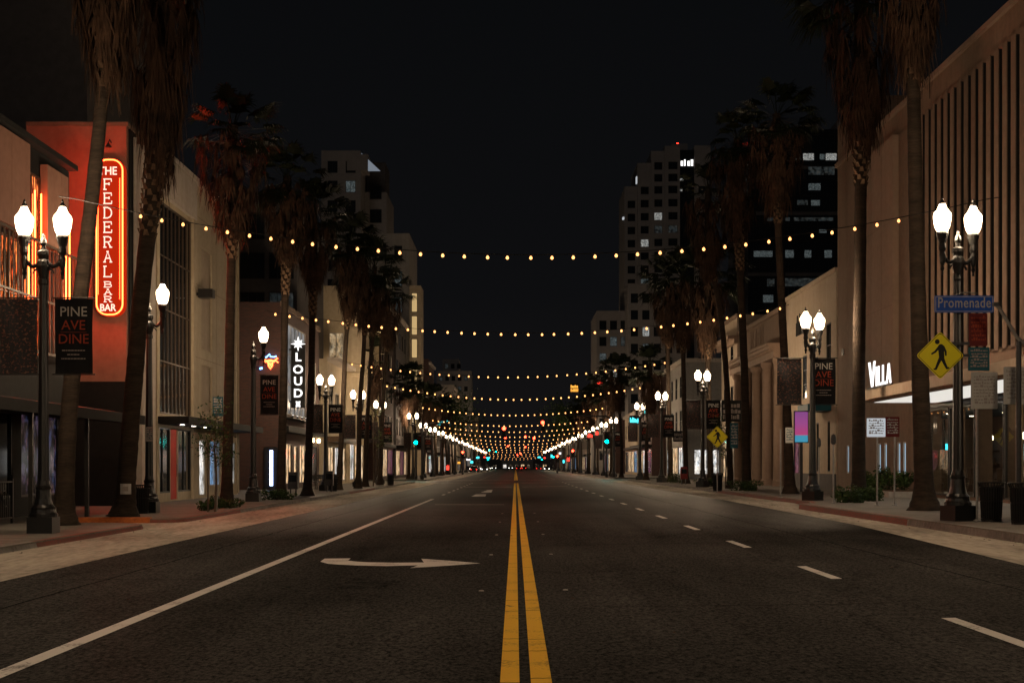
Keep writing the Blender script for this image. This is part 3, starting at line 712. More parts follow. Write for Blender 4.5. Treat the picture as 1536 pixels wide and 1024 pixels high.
# ------------------------------------------------------------------ buildings on the right
B = Building('office_building', 'tan office with tall stone fins over a white-lit entrance canopy', 'R', 34., 70.6, 16.35, XR, 22, 'tan_stucco')
u0, u1 = B.u(56.2), B.u(34.8)
B.win(u0, 5.1, u1-u0, 9.75, 20, 2, 'bronze', 'dark_glass', 'fin_window', rev=.55, fw=.1)
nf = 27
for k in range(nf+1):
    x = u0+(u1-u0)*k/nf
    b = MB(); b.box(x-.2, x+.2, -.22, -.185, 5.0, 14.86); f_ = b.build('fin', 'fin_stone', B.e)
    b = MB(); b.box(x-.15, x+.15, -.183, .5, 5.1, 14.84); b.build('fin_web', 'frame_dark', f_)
b = MB(); b.box(u0+5*(u1-u0)/nf+.2, u0+11*(u1-u0)/nf-.2, .48, .5, 9.7, 10.75)
b.build('lit_strip', 'win_cool', B.e)
# entrance glazing below the canopy
g0, g1 = B.u(55.3), B.u(34.6)
n = 7
for k in range(n):
    w = (g1-g0)/n; B.win(g0+k*w+.06, .12, w-.12, 3.25, 1, 1, 'frame_dark', 'clear_glass', 'glazing', rev=.04, fw=.05)
for D in (58.75, 59.6, 61.75, 62.75, 68.7): B.win(B.u(D), .85, .5, 1.35, 1, 1, 'frame_light', 'slot_glow', 'slot_window')
B.shell(.55)
b = MB(); b.box(B.u(64.5), B.u(59.1), -.32, -.003, 4.4, 14.95); b.build('panel', 'tan_pale', B.e)
b = MB(); b.box(B.u(58.9), B.u(56.9), -.12, -.003, 4.4, 14.9); b.build('dark_pilaster', 'fin_stone', B.e)  # raised pilaster of slightly darker stone
b = MB(); b.box(-.05, B.L+.05, -.14, .3, 16.35-ZR-.05, 16.35-ZR+.14); b.build('parapet', 'tan_pale', B.e)
b = MB(); b.box(0, B.u(64.6), 0, 20., B.H, B.H+2.0); b.build('roof_block', 'tan_stucco', B.e)
b = MB(); b.box(B.u(56.), B.u(50.), 5., 9., B.H, B.H+2.6); b.box(B.u(57.), B.u(49.), 4.6, 9.4, B.H+2.6, B.H+2.75); b.build('plant_room', 'tan_stucco', B.e)
ca = MB(); ca.box(B.u(52.9), B.u(34.), -3.0, -.003, 3.56, 3.93); c_ = ca.build('canopy', 'tan_stucco', B.e)
b = MB(); b.box(B.u(52.9)-.06, B.u(34.)+.06, -3.08, -3.003, 3.64, 4.0); b.box(B.u(52.9)-.07, B.u(52.9)-.003, -3.0, -.003, 3.64, 4.0); b.build('canopy_fascia', 'beige_stucco', c_)
b = MB(); b.box(B.u(52.5), B.u(35.), -2.75, -.5, 3.54, 3.556); b.build('glowing_soffit', 'soffit', c_)  # bright underside, the light falling on it put in as glow
b = MB(); b.box(g0-.1, g1+.1, -.12, -.003, 3.4, 3.53); b.build('transom', 'frame_dark', B.e)
# the room behind the entrance glass: back wall, counter, shelves, hanging lamps
gi = .15
b = MB(); b.box(gi, g1+.3, 7.0, 7.2, 0, 3.9); b.build('inner_wall', 'wood_dark', B.e)
b = MB(); b.box(gi, g1+.3, .3, 6.99, 3.55, 3.7); b.build('ceiling', 'dark_stucco', B.e)
b = MB(); b.box(gi, g1+.3, .2, 6.99, .02, .06); b.build('floor', 'sidewalk', B.e)
rq = random.Random(4)
for k in range(9):
    b = MB(); x = .9+k*3.7; b.box(x, x+1.9, 3.2, 3.9, .06, 1.05); b.box(x-.06, x+1.96, 3.14, 3.96, 1.05, 1.1); b.build('counter', 'wood_dark', B.e)
    b = MB()
    for q in range(4): b.box(x+.1, x+2.2, 6.6, 6.99, .6+q*.65, .64+q*.65)
    for q in range(14): b.lathe([(.05,0),(.05,.2),(.02,.3)], 6, (x+.2+q*.14, 6.8, .64+.65*(q % 4)))
    b.build('shelf', 'bronze', B.e)
    for q in (0.3, 1.5):
        y = 3.5 if q < 1 else 1.5
        b = MB(); b.tube([(x+q,y,3.55),(x+q,y,2.5)], .01, 4); pn = b.build('lamp_cord', 'rubber', B.e)
        b = MB(); b.lathe([(.03,2.5),(.09,2.42),(.1,2.3),(.04,2.24)], 8, (x+q,y,0)); b.build('pendant_bulb', 'pendant', pn)
    b = MB(); b.lathe([(.2,.06),(.22,.5),(.18,.52)], 10, (x+.8, 1.2, 0)); b.box(x+.5,x+1.1,.9,1.5,.72,.76); b.box(x+.77,x+.83,1.17,1.23,.52,.72); b.build('table', 'wood_dark', B.e)
for k in range(22):
    b = MB(); b.lathe([(.10,3.53),(.10,3.545)], 10, (.9+k*1.5, 1.4+(k % 3)*2., 0)); b.build('ceiling_light', 'pendant', B.e)
for y, z, w_, h_, m_ in ((.5,1.1,.4,.9,'cyan_sign'),(1.2,2.1,.7,.25,'sign_lit'),(2.2,1.4,.25,1.0,'amber_sign'),(3.1,2.2,.6,.3,'red_sign'),(4.2,1.2,.5,.7,'sign_lit_dim'),(5.2,2.0,.8,.3,'cyan_sign')):  # glowing patches added for the coloured lights mirrored in the glass
    b = MB(); b.box(gi+.02, gi+.1, y, y+w_, z, z+h_); b.build('added_glow_patch', m_, B.e)
for k in range(7):
    b = MB(); y = .4+k*.95; b.box(gi+.01, gi+.3, y, y+.06, .06, 3.5); b.build('back_partition', 'frame_dark', B.e)
for k, D in enumerate((64.,60.,56.,51.,48.)):  # more added glow patches along the back wall
    b = MB(); b.box(B.u(D), B.u(D)+.9, 6.9, 6.98, 1.5+.3*(k % 2), 2.2); b.build('added_glow_patch', ('cyan_sign','red_sign','sign_lit_dim','cyan_sign','amber_sign')[k], B.e)
jb = MB()
for D in (60.9, 62.7): jb.box(B.u(D)-.008, B.u(D)+.008, -.326, -.3205, 4.4, 14.9)
for z in (7.9, 11.4): jb.box(B.u(64.45), B.u(59.15), -.326, -.3205, z-.008, z+.008)
for D in (66.2, 68.4): jb.box(B.u(D)-.008, B.u(D)+.008, -.006, -.0005, .3, 15.6)
for z in (4.2, 8., 11.8): jb.box(B.u(70.5), B.u(64.6), -.006, -.0005, z-.008, z+.008)
jb.build('panel_joint', 'fin_stone', B.e)
for D, z in ((66.9,5.2),(69.4,6.6)):
    b = MB(); b.box(B.u(D)-.2, B.u(D)+.2, -.05, -.003, z, z+.3); b.build('vent', 'frame_dark', B.e)
# brown stone plinth and planter
pl = thing('planter_bed', 'low planted bed of pale and dark shrubs against the tan wall', 'planter', (14.6, 57.4, ZR), 0)
b = MB(); b.box(-.2, 1.35, -2.6, 5.6, 0, .22); b.build('planter_kerb', 'grey_stucco', pl)
b = MB(); b.box(-.05, 1.2, -2.45, 5.4, .22, .26); b.build('soil', 'soil', pl)

B = Building('corner_building', 'beige block with dark wall letters and small upper windows', 'R', 70.9, 84., 11.3, XR, 18, 'beige_stucco')
for D, z0, h in ((73.2,5.1,3.4),(76.3,4.4,2.6),(79.2,4.9,2.4),(82.,4.9,2.4)): B.win(B.u(D), z0, 1.15, h, 1, 3, 'frame_dark', 'win_faint' if D > 78 else 'dark_glass')
for D in (72.9, 75.6): B.win(B.u(D), .9, .6, 2.6, 1, 1, 'frame_dark', 'dark_glass', 'slot_window')
B.win(B.u(81.8), .2, 2.6, 2.8, 2, 1, 'frame_dark', 'shop_pink', 'shop_window')
B.shell()
b = MB(); b.box(-.03, B.L+.03, -.1, .3, 11.3-ZR-.1, 11.3-ZR+.12); b.build('parapet', 'beige_stucco', B.e)
b = MB(); b.box(0, B.L, -.14, -.003, 0, .8); b.build('plinth', 'dark_stone', B.e)
b = MB(); b.box(B.u(74.6), B.u(72.), -1.2, -.003, 4.0, 4.35); b.build('canopy', 'sign_teal', B.e)
cl = MB()                                          # the worn wall letters cannot be read: plain upright strokes
for k, (du, h, w_) in enumerate(((0,.75,.14),(.26,1.15,.12),(.5,.8,.3),(.95,1.2,.1),(1.2,1.1,.12),(1.45,.8,.3),(1.9,.75,.12))): cl.box(.9+du+2.2, .9+du+w_+2.2, -.05, -.003, 8.55, 8.55+h)
cl.build('lettering', 'sign_black', B.e)

B = Building('bank_building', 'brown classical bank front with tall pilasters and heavy cornice', 'R', 84.3, 101., 10.9, XR, 18, 'tan_stucco')
for k in range(4): B.win(1.5+k*3.9, .7, 2.5, 6.6, 2, 4, 'bronze', ('dark_glass','shop_dim','dark_glass','shop_pink')[k], 'tall_window', rev=.16)
B.shell(.16)
for k in range(5):
    b = MB(); x = .7+k*3.9; b.lathe([(.42,0),(.42,.3),(.34,.4),(.31,4.),(.28,7.2),(.4,7.4),(.44,7.6)], 14, (x,-.3,0)); b.build('column', 'tan_pale', B.e, smooth=False)
for v, h, d in ((7.6,.55,.75),(8.15,.18,1.0),(8.33,.14,1.15),(10.45,.25,.25)): band(B, v, h, d, 'tan_pale', -.2, B.L+.2)
b = MB()
for k in range(34): b.box(.15+k*.5, .38+k*.5, -.93, -.76, 7.98, 8.14)
b.build('dentil', 'tan_pale', B.e)
cl = MB()
for k in range(9): cl.box(4.2+k*.62, 4.2+k*.62+(.12 if k % 3 else .34), -.04, -.003, 9.1, 9.1+(.9 if k % 2 else 1.15))
cl.build('lettering', 'fin_stone', B.e)
B = Building('corner_building', 'taller beige corner house with bracketed cornice beside the classical bank', 'R', 101.3, 109., 12.3, XR-.2, 16, 'beige_stucco')
for k in range(2):
    for z0 in (4.6, 8.): B.win(1.2+k*3.4, z0, 1.3, 2.4, 1, 2, 'frame_dark', 'dark_glass')
B.win(.6, .3, 6.3, 2.9, 4, 1, 'frame_dark', 'shop_warm', 'shop_window')
B.shell(side_ops=((1.2,4.6,1.1,2.4),(1.2,8.,1.1,2.4)))
for v, h, d in ((9.9,.3,.3),(10.2,.25,.75),(11.75,.25,.12)): band(B, v, h, d, 'tan_pale', -.5, B.L+.5)
# grey corner block after the crossing street with a blank side wall
B = Building('shop_building', 'grey corner block with a blank pale side wall after the crossing', 'R', 148., 166., 12.6, 17.6, 16, 'grey_stucco')
for k in range(4):
    for z0 in (4.8, 8.4): B.win(1.2+k*4.2, z0, 1.8, 2.3, 2, 2, 'frame_dark', 'win_faint' if k == 1 else 'dark_glass')
for k in range(3): B.win(.8+k*5.8, .3, 4.8, 2.9, 3, 1, 'frame_dark', ('shop_white','shop_warm','shop_white')[k], 'shop_window')
B.shell(side_ops=((1.0,.3,2.6,2.6),(5.,.3,2.6,2.6)))
for q in (1.0, 5.): put('shop_window', window_mesh(2.6, 2.6, 2, 1, 'frame_dark', 'shop_white'), B.e, (B.L-.2, q, .3), R(90))
b = MB(); b.box(B.L+.003, B.L+.2, -.1, 16, 12.6-ZR-.3, 12.6-ZR+.1); b.build('parapet', 'pale_stucco', B.e); band(B, 11.9, .5, .3, 'pale_stucco')
# low car-park shop between the corner house and the crossing, set back
B = Building('shop_building', 'low pale shop set back in the gap before the crossing', 'R', 111., 126., 4.6, 21., 14, 'cream_stucco')
for k in range(3): B.win(.8+k*4.8, .3, 3.8, 2.8, 3, 1, 'frame_dark', ('shop_warm','shop_white','shop_warm')[k], 'shop_window')
B.shell()

# towers on the right
def lit_pick(rng, p, opts): return rng.choice(opts) if rng.random() < p else 'tower_glass'
rng = random.Random(11)
D = 330.
tw = thing('apartment_tower', 'pale stepped apartment tower with a red beacon on its roof', 'tower', (xat(938,D), D, 0), 0)
X0 = xat(938, D)
LITW = {(2,2): 'win_white', (1,4): 'win_white', (0,8): 'win_faint', (3,9): 'win_faint'}
cols = [(938,957,277),(957,977,243),(977,997,226),(997,1020,219),(1042,1066,218)]
for ci, (a, c, top) in enumerate(cols):
    w = xat(c,D)-xat(a,D); H = zat(top,D); x0 = xat(a,D)-X0
    y0 = (2.2,1.2,.5,0,.3)[ci]
    ops = []
    for r in range(19):
        v = zat(290,D)-r*3.05
        if v > H-3.5 or v < 20: continue
        ops.append((w*.24, v, w*.6, 1.75, r))
        for e in ((-1,) if ci == 1 else ()): pass
    for v in (zat(254,D), zat(272,D)):
        if ci in (2,3) and v < H-3: ops.append((w*.24, v, w*.6, 1.75, 40))
    b = MB(); b.wall((x0,y0,0), (1,0,0), (0,-1,0), w, H, [o[:4] for o in ops], .3)
    b.wall((x0,y0+18,0), (0,-1,0), (-1,0,0), 18, H); b.wall((x0+w,y0,0), (0,1,0), (1,0,0), 18, H); b.poly(((x0,y0,H),(x0+w,y0,H),(x0+w,y0+18,H),(x0,y0+18,H)))
    b.build('wing', 'tower_stone', tw)
    for o in ops: put('window', window_mesh(o[2], o[3], 2, 1, 'frame_dark', LITW.get((ci, o[4]), lit_pick(rng, .02, ['win_faint','win_faint','win_cool']))), tw, (x0+o[0], y0+.28, o[1]))
b = MB(); b.box(xat(1020,D)-X0+.03, xat(1042,D)-X0-.03, .8, 14, 0, zat(224,D)); b.build('glass_shaft', 'tower_glass', tw)
b = MB(); x0 = xat(1020,D)-X0
for k in range(4): b.box(x0+.25+k*.78, x0+.25+k*.78+(.55 if k != 1 else .35), .7, .79, zat(248,D), zat(240.5,D)+(.3 if k % 2 else 0))
b.build('crown_light', 'sign_lit', tw)
for py, w in ((270,.8),(286,.5)):
    b = MB(); b.box(x0+.1, x0+.1+w, .7, .79, zat(py,D), zat(py-3,D)); b.build('lit_window', 'win_white', tw)
b = MB(); b.box(xat(1011,D)-X0, xat(1036,D)-X0, 6, 14, zat(224,D), zat(207,D)); b.build('plant_room', 'tower_stone', tw)
b = MB(); b.tube([(xat(1023,D)-X0,9,zat(207,D)),(xat(1023,D)-X0,9,zat(204.5,D))], .1, 6); bm_ = b.build('beacon_mast', 'frame_dark', tw)
b = MB(); b.lathe([(.1,-.4),(.35,-.2),(.38,.1),(.2,.4)], 10, (xat(1023,D)-X0,9,zat(204.3,D))); b.build('beacon', 'beacon', bm_)
b = MB(); b.box(xat(938,D)-X0-.4, xat(938,D)-X0, 3., 4.5, zat(325,D), zat(322,D)); b.box(xat(957,D)-X0-.25, xat(957,D)-X0, 2., 3.5, zat(272,D), zat(262,D)); b.build('terrace_light', 'sign_lit_dim', tw)

D = 282.
tw = thing('office_tower', 'dark glass office tower with rows of cold lit windows', 'tower', (xat(1122,D), D, 0), 0)
X0 = xat(1122,D); W = xat(1300,D)-X0; H = zat(194,D)
b = MB(); b.box(0, W, .1, 26, 0, H); b.build('curtain_wall', 'tower_glass', tw)
b = MB(); x1 = xat(1176,D)-X0
for k in range(int(W/1.15)): b.box(k*1.15-.05, k*1.15+.05, -.02, .098, 30., H)
for r in range(22): b.box(0, W, -.03, .098, H-1.2-r*3.02, H-1.02-r*3.02)
b.box(x1-.2, x1+.2, -.12, .098, 28., H)
b.build('mullion_grid', 'frame_dark', tw)
b = MB()
for r in (2, 5, 9, 13, 16, 18): b.box(0, W, -.05, .097, H-1.9-r*3.02, H-1.25-r*3.02)
b.build('spandrel_band', 'dark_stone', tw)
def strip(px0, px1, py0, py1, pane):
    a, c = xat(px0,D)-X0, xat(px1,D)-X0; z0, z1 = zat(py1,D), zat(py0,D)
    put('window', window_mesh(c-a, z1-z0, max(1, int((c-a)/1.15)), 1, 'frame_dark', pane, .05), tw, (a, -.06, z0))
for a in ((1190,1203,231,240,'win_white'),(1204,1221,230,241,'win_white'),(1229,1237,231,240,'win_cool'),(1238,1255,230,241,'win_white'),(1180,1190,252,262,'win_faint'),(1212,1252,250,263,'win_faint'),(1212,1231,275,286,'win_cool'),(1168,1178,300,308,'win_cool'),(1195,1212,300,308,'win_faint'),(1216,1230,300,309,'win_cool'),(1150,1185,326,332,'win_faint'),(1190,1250,326,332,'win_faint'),(1130,1159,376,386,'win_cool'),(1176,1191,375,387,'win_cool'),(1206,1217,375,387,'win_cool'),(1236,1248,375,387,'win_cool'),(1172,1230,417,430,'win_faint'),(1144,1160,442,454,'win_cool'),(1150,1162,418,430,'win_faint'),(1228,1240,344,350,'win_cool')): strip(*a)
b = MB(); b.box(W*.78, W*.9, 3, 9, H, H+2.4); b.build('plant_room', 'tower_stone', tw)
D = 262.
B = Building('apartment_block', 'mid-height pale block with a few lit windows below the stepped tower', 'S', xat(895,D), xat(945,D), zat(466,D), D, 20, 'tower_stone', zb=0)
for r in range(9):
    for k in range(3): B.win(.5+k*1.95, B.H-3.5-r*3., 1.3, 1.7, 1, 1, 'frame_dark', {(1,1):'win_cool',(1,2):'win_faint',(3,1):'win_white',(2,0):'win_cool'}.get((r,k),'tower_glass'))
B.shell()
D = 255.
B = Building('apartment_block', 'taller pale block with a bright slit window behind the palms', 'S', xat(942,D), xat(1030,D), zat(425,D), D, 20, 'tower_stone', zb=0)
for r in range(9):
    for k in range(5): B.win(.5+k*2.05, B.H-3.5-r*3., 1.3, 1.7, 1, 1, 'frame_dark', {(2,1):'win_white',(3,1):'win_cool',(2,3):'win_faint'}.get((r,k),'tower_glass'))
B.shell()

# ------------------------------------------------------------------ the long rows beyond the crossing
rng = random.Random(21)
WALLS = ['cream_stucco','grey_stucco','tan_stucco','brick','pale_stucco','beige_stucco','dark_stone']
WORD = {'cream_stucco':'cream','grey_stucco':'grey','tan_stucco':'tan','brick':'brick','pale_stucco':'pale','beige_stucco':'beige','dark_stone':'dark stone'}
for side in 'LR':
    D = 147. if side == 'L' else 168.; i = 0
    while D < 560:
        if 214 < D+9 < 232 or 330 < D+9 < 348 or 452 < D+9 < 470:
            D += 18; continue
        ln = rng.uniform(13, 24); fl = rng.choice([2,2,3,3,4,5]); H = 4.4+(fl-1)*3.5+1.0; w = rng.choice(WALLS)
        X = (XL if side == 'L' else XR)+rng.uniform(-.5,.5)*(1)
        nm = f"far {WORD[w]} {('two','three','four','five')[fl-2]}-storey shop house, {ORD[i]} beyond the crossing on the {'left' if side == 'L' else 'right'}"
        B = Building('shop_house', nm, side, D, D+ln, H, X, 14, w, group='far shop houses along the street')
        n = int(ln/3.6)
        for r in range(fl-1):
            for k in range(n): B.win(.9+k*(ln-1)/n, 4.9+r*3.4, 1.7, 2.0, 2, 1, 'frame_dark', rng.choice(['tower_glass','tower_glass','tower_glass','win_faint','win_warm','win_cool']))
        m = max(2, int(ln/5))
        for k in range(m): B.win(.5+k*(ln-.6)/m, .3, (ln-.6)/m-.6, 2.9, 3, 1, 'frame_dark', rng.choice(['shop_warm','shop_warm','shop_white','shop_dim','shop_blue','shop_pink']), 'shop_window')
        B.shell(); band(B, H-1.0, .4, .35, 'pale_stucco'); band(B, 3.4, .35, rng.uniform(.3,1.2), 'dark_stucco', name='canopy')
        D += ln+.4; i += 1

# what closes the view at the street's end
for k, (px0, px1, py, D, lab) in enumerate(((690,752,689,640,'low dark block closing the street on the left of the vista'),(752,800,691,660,'low block at the very end of the street'),(800,862,689,645,'low dark block closing the street on the right of the vista'))):
    B = Building('end_building', lab, 'S', xat(px0,D), xat(px1,D), zat(py,D), D, 12, ('dark_stone','grey_stucco','dark_stone')[k], zb=0)
    for q in range(5): B.win(.8+q*(B.L-1)/5, .4, 1.6, 1.7, 1, 1, 'frame_dark', ('shop_warm','tower_glass','shop_white','tower_glass','tower_glass')[(q+k*2) % 5])
    B.shell()
# ------------------------------------------------------------------ street lamps
GLOBE = [(.09,0),(.12,.02),(.155,.09),(.178,.18),(.193,.29),(.196,.36),(.183,.41),(.142,.46),(.108,.51),(.085,.56),(.07,.60),(.05,.61)]
def lamp_parts(e, arms, fine=True):
    n = 18 if fine else 8
    b = MB()
    b.box(-.27,.27,-.27,.27,0,.34); b.lathe([(.30,.34),(.30,.40),(.27,.44),(.255,.50),(.26,.54),(.20,.60),(.165,.74),(.15,.92),(.165,.97),(.135,1.02),(.125,1.12)], n)
    b.build('base', 'black_metal', e)
    b = MB(); b.lathe([(.118,1.12),(.085,5.3),(.105,5.34),(.105,5.42),(.085,5.46),(.12,5.6),(.145,5.7),(.13,5.8),(.09,5.86),(.12,5.95),(.12,6.02),(.06,6.06),(.05,6.14),(.075,6.2),(.06,6.27),(.025,6.33),(.03,6.37),(.0,6.42)], 16 if fine else 8, flute=.06 if fine else 0, lobes=8)
    b.build('post', 'black_metal', e)
    for sx in arms:
        b = MB(); pts = []
        for q in range(9):
            t = q/8; pts.append((sx*(.09+.32*t), 0, 5.78-.10*math.sin(PI*t)+.12*t*t))
        b.tube(pts, .045, 8 if fine else 5)
        x = sx*.41
        b.lathe([(.0,5.42),(.03,5.44),(.022,5.5),(.05,5.56),(.03,5.62),(.06,5.70),(.075,5.86),(.06,5.93),(.085,6.0),(.075,6.12),(.12,6.25),(.14,6.33),(.12,6.37)], 12 if fine else 7, (x,0,0))
        if fine:
            pts = [(sx*(.12+.1*math.cos(a)), 0, 5.55+.1*math.sin(a)) for a in [k*.5 for k in range(10)]]; b.tube(pts, .02, 5)
        b.build('arm', 'black_metal', e)
        gm = MB().lathe(GLOBE, 16 if fine else 10, (0,0,0)).mesh('globe', 'lamp_light', True)
        gl = put('globe', gm, e, (x,0,6.37))
        f = MB(); f.lathe([(.07,.61),(.075,.63),(.05,.67),(.022,.70),(.03,.73),(.0,.79)], 8); f.build('finial', 'black_metal', gl)
def lampset():
    return
LW = 'black cast street lamp'
ROT = R(43)
def first_lamp(name, label, loc, arms, fine, grp):
    e = thing(name, label, 'street lamp', loc, 0, grp); lamp_parts(e, arms, fine); return e
GRP = 'globe street lamps along both kerbs'
LL = [(30.5,-10.12,'t'),(43.5,-11.2,'s'),(57,-10.5,'s'),(81,-10.8,'t'),(97.6,-10.8,'t'),(113.5,-10.8,'t')]
RR = [(31.5,9.80,'t'),(50,10.45,'t'),(80.5,10.6,'t'),(104,10.7,'t'),(122,10.7,'t')]
d = 150.
while d < 560: LL.append((d, -10.8, 'f')); RR.append((d+5, 10.7, 'f')); d += 17.+(d-150)*.10
LL += [(15.,-10.1,'h'),(1.,-10.1,'h')]; RR += [(15.5,9.95,'h'),(1.,9.95,'h')]
lampT = lampS = lampF = None
for side, rows, z in (('left', LL, ZL), ('right', RR, ZR)):
    for i, (D, X, k) in enumerate(rows):
        o_ = ORD[i] if i < len(ORD) else 'far'
        if k == 's':
            lab = 'single-globe street lamp before the cream theatre front' if D < 50 else 'single-globe street lamp before the dark brick bar, with one dining banner'
            if lampS is None: lampS = first_lamp('street_lamp', lab, (X,D,z), (1,), True, GRP)
            else: copy_tree(lampS, (X,D,z), lab)
            continue
        if k == 'h': lab = f'twin-globe street lamp on the {side} kerb, {"a little ahead of" if D > 8 else "level with"} the camera'
        elif i == 0: lab = ('twin-globe street lamp by the red-lit restaurant, two dark banners below' if side == 'left' else 'twin-globe street lamp carrying the blue name sign and yellow crossing sign')
        else: lab = f'twin-globe street lamp on the {side} kerb, {o_} from the camera'
        if k == 'f':
            if lampF is None: lampF = first_lamp('street_lamp', lab, (X,D,z), (-1,1), False, GRP)
            else: copy_tree(lampF, (X,D,z), lab, rz=ROT, scale=(1,1,.92))
        else:
            if lampT is None: lampT = first_lamp('street_lamp', lab, (X,D,z), (-1,1), True, GRP)
            else: copy_tree(lampT, (X,D,z), lab, rz=R(20) if D < 40 else ROT, scale=(1,1,.945) if 40 < D else None)


# ------------------------------------------------------------------ banners on the lamps
def banner(label, loc, kind, w=.78, h=1.65):
    e = thing('banner', label, 'banner', loc, 0, None)
    b = MB(); 
    nx = 8; nz = 10
    P = lambda i, j: (-w/2+w*i/nx, .014*math.sin(i*1.1+j*.5)+.012*math.sin(j*.8), h*j/nz)
    for i in range(nx):
        for j in range(nz): b.poly((P(i,j),P(i+1,j),P(i+1,j+1),P(i,j+1)))
    for i in range(nx):
        for j in range(nz): b.poly([(p[0],p[1]+.006,p[2]) for p in (P(i,j+1),P(i+1,j+1),P(i+1,j),P(i,j))])
    b.build('cloth', 'black_cloth' if kind == 'words' else 'mottled_print', e)
    for z in (-.02, h+.02):
        b = MB(); b.tube([(-w/2-.06,0,z),(w/2+.06,0,z)], .016, 6); b.build('rod', 'black_metal', e)
    if kind == 'words':
        b = MB(); s = w/.78
        text_geo(b, 'PINE', .20*s, 0, h*.765, -.035, .006, 0); b.build('lettering', 'white_print', e)
        b = MB(); text_geo(b, 'AVE', .20*s, 0, h*.585, -.035, .006, 0); text_geo(b, 'DINE', .20*s, 0, h*.40, -.035, .006, 0); b.box(-.27*s,.27*s,-.036,-.030,h*.548,h*.552); b.build('lettering', 'red_print', e)
        b = MB()
        for z, ww in ((.30,.24),(.245,.13),(.19,.25)):
            x = -ww*s
            while x < ww*s: q = .02+.05*abs(math.sin(x*91+z*7)); b.box(x, min(x+q, ww*s), -.034, -.029, h*z, h*z+.022); x += q+.012
        b.build('small_print', 'grey_print', e)
    return e
LMP = 'hung on the nearest left lamp'
bz = lambda py, D: zat(py, D)
banner('black banner with white and red words on the lamp below the red neon', (xat(111,30.5), 30.5, bz(560,30.5)), 'words', .80, 1.60)
banner('banner of scattered red print at the outer side of the restaurant lamp', (xat(28,30.5), 30.5, bz(560,30.5)), 'print', .80, 1.60)
banner('black worded banner on the single-globe lamp before the brick bar', (xat(404,57), 57, bz(621,57)), 'words', .72, 1.55)
banner('black worded banner on the lamp with the tan fin building behind', (xat(1235,50), 50, bz(606,50)), 'words', .86, 1.60)
banner('banner of scattered print on the second right-hand twin lamp', (xat(1184,50), 50, bz(606,50)), 'print', .86, 1.60)
for i, (side, D) in enumerate((('left',81),('left',97.6),('left',113.5),('left',150),('left',167.),('right',80.5),('right',104),('right',122),('right',155),('right',172.))):
    X = (-10.8 if side == 'left' else 10.65); zz = (ZL if side == 'left' else ZR)+3.3
    o_ = [x for x in (LL if side == 'left' else RR)]; k = ORD[[r[0] for r in o_].index(D)]
    for sx, kd in ((-1,'print'),(1,'words')):
        wd = 'printed' if kd == 'print' else 'worded'
        banner(f'{wd} black banner on the {k} {side}-hand lamp from the camera', (X+sx*.56, D, zz), kd, .8, 1.6)

# ------------------------------------------------------------------ light strings over the street
bulb_me = MB().lathe([(.018,.06),(.03,.045),(.048,.01),(.05,-.015),(.036,-.045),(.0,-.06)], 8).mesh('bulb', 'bulb_light', True)
# depth, low px y, left (px,py), right (px,py), bulbs
STR = [(31,387,(112,303),(1478,304),36),(56,502,(404,470),(1180,461),39),(79,566,(520,545),(1004,543),33),(98,599.5,(575,578),(966,581),33),(124,623,(630,611),(908,612),30),
       (147,639,(645,630),(885,632),29),(165,648,(655,640),(880,641),28),(186,655.5,(665,648),(872,648),28),(206,662,(675,655),(862,656),26),(228,667,(684,661),(852,662),24),
       (255,671.5,(693,666),(845,667),22),(290,675,(703,671),(836,671),20),(330,678.5,(712,675),(828,675),18),(372,682,(719,679),(822,679),17),(418,685,(726,682),(816,682),15),(468,687.5,(732,685),(811,685),14),(520,689.5,(737,687),(806,687),12)]
for i, (D, low, (lx,ly), (rx,ry), nb) in enumerate(STR):
    a, c = at(lx,ly,D), at(rx,ry,D); zl = zat(low,D); lab = ('string of warm bulbs hung highest across the street, nearest the camera' if i == 0 else f'string of warm bulbs across the street, {ORD[i]} from the camera')
    e = thing('string_light', lab, 'string lights', (a.x, D, 0), 0, 'warm bulb strings spanning the street')
    wob = random.Random(i)
    def pz(t):
        s_ = 2*t-1; return zl+((a.z if t < .5 else c.z)-zl)*abs(s_)**1.9
    X = lambda t: (c.x-a.x)*t
    b = MB(); b.tube([(X(k/60),0,pz(k/60)+.07) for k in range(61)], .009, 4)
    if i < 2:
        for t, sgn in ((0,-1),(1,1)): b.tube([(X(t),0,pz(t)+.07),(X(t)+sgn*(.35 if i == 0 else .1),0,pz(t)+.12)], .009, 4)
    b.build('cable', 'rubber', e)
    for k in range(nb):
        t = (k+.5+wob.uniform(-.06,.06))/nb
        if i == 0: t = .072+.832*(k+wob.uniform(-.05,.05))/(nb-1)
        s_ = .66 if i == 0 else .85 if D < 90 else 1.0+.35*min(1,(D-90)/150)
        put('bulb', bulb_me, e, (X(t), wob.uniform(-.02,.02), pz(t)), 0, (s_,s_,s_))
    b = MB()
    for k in range(nb): pass

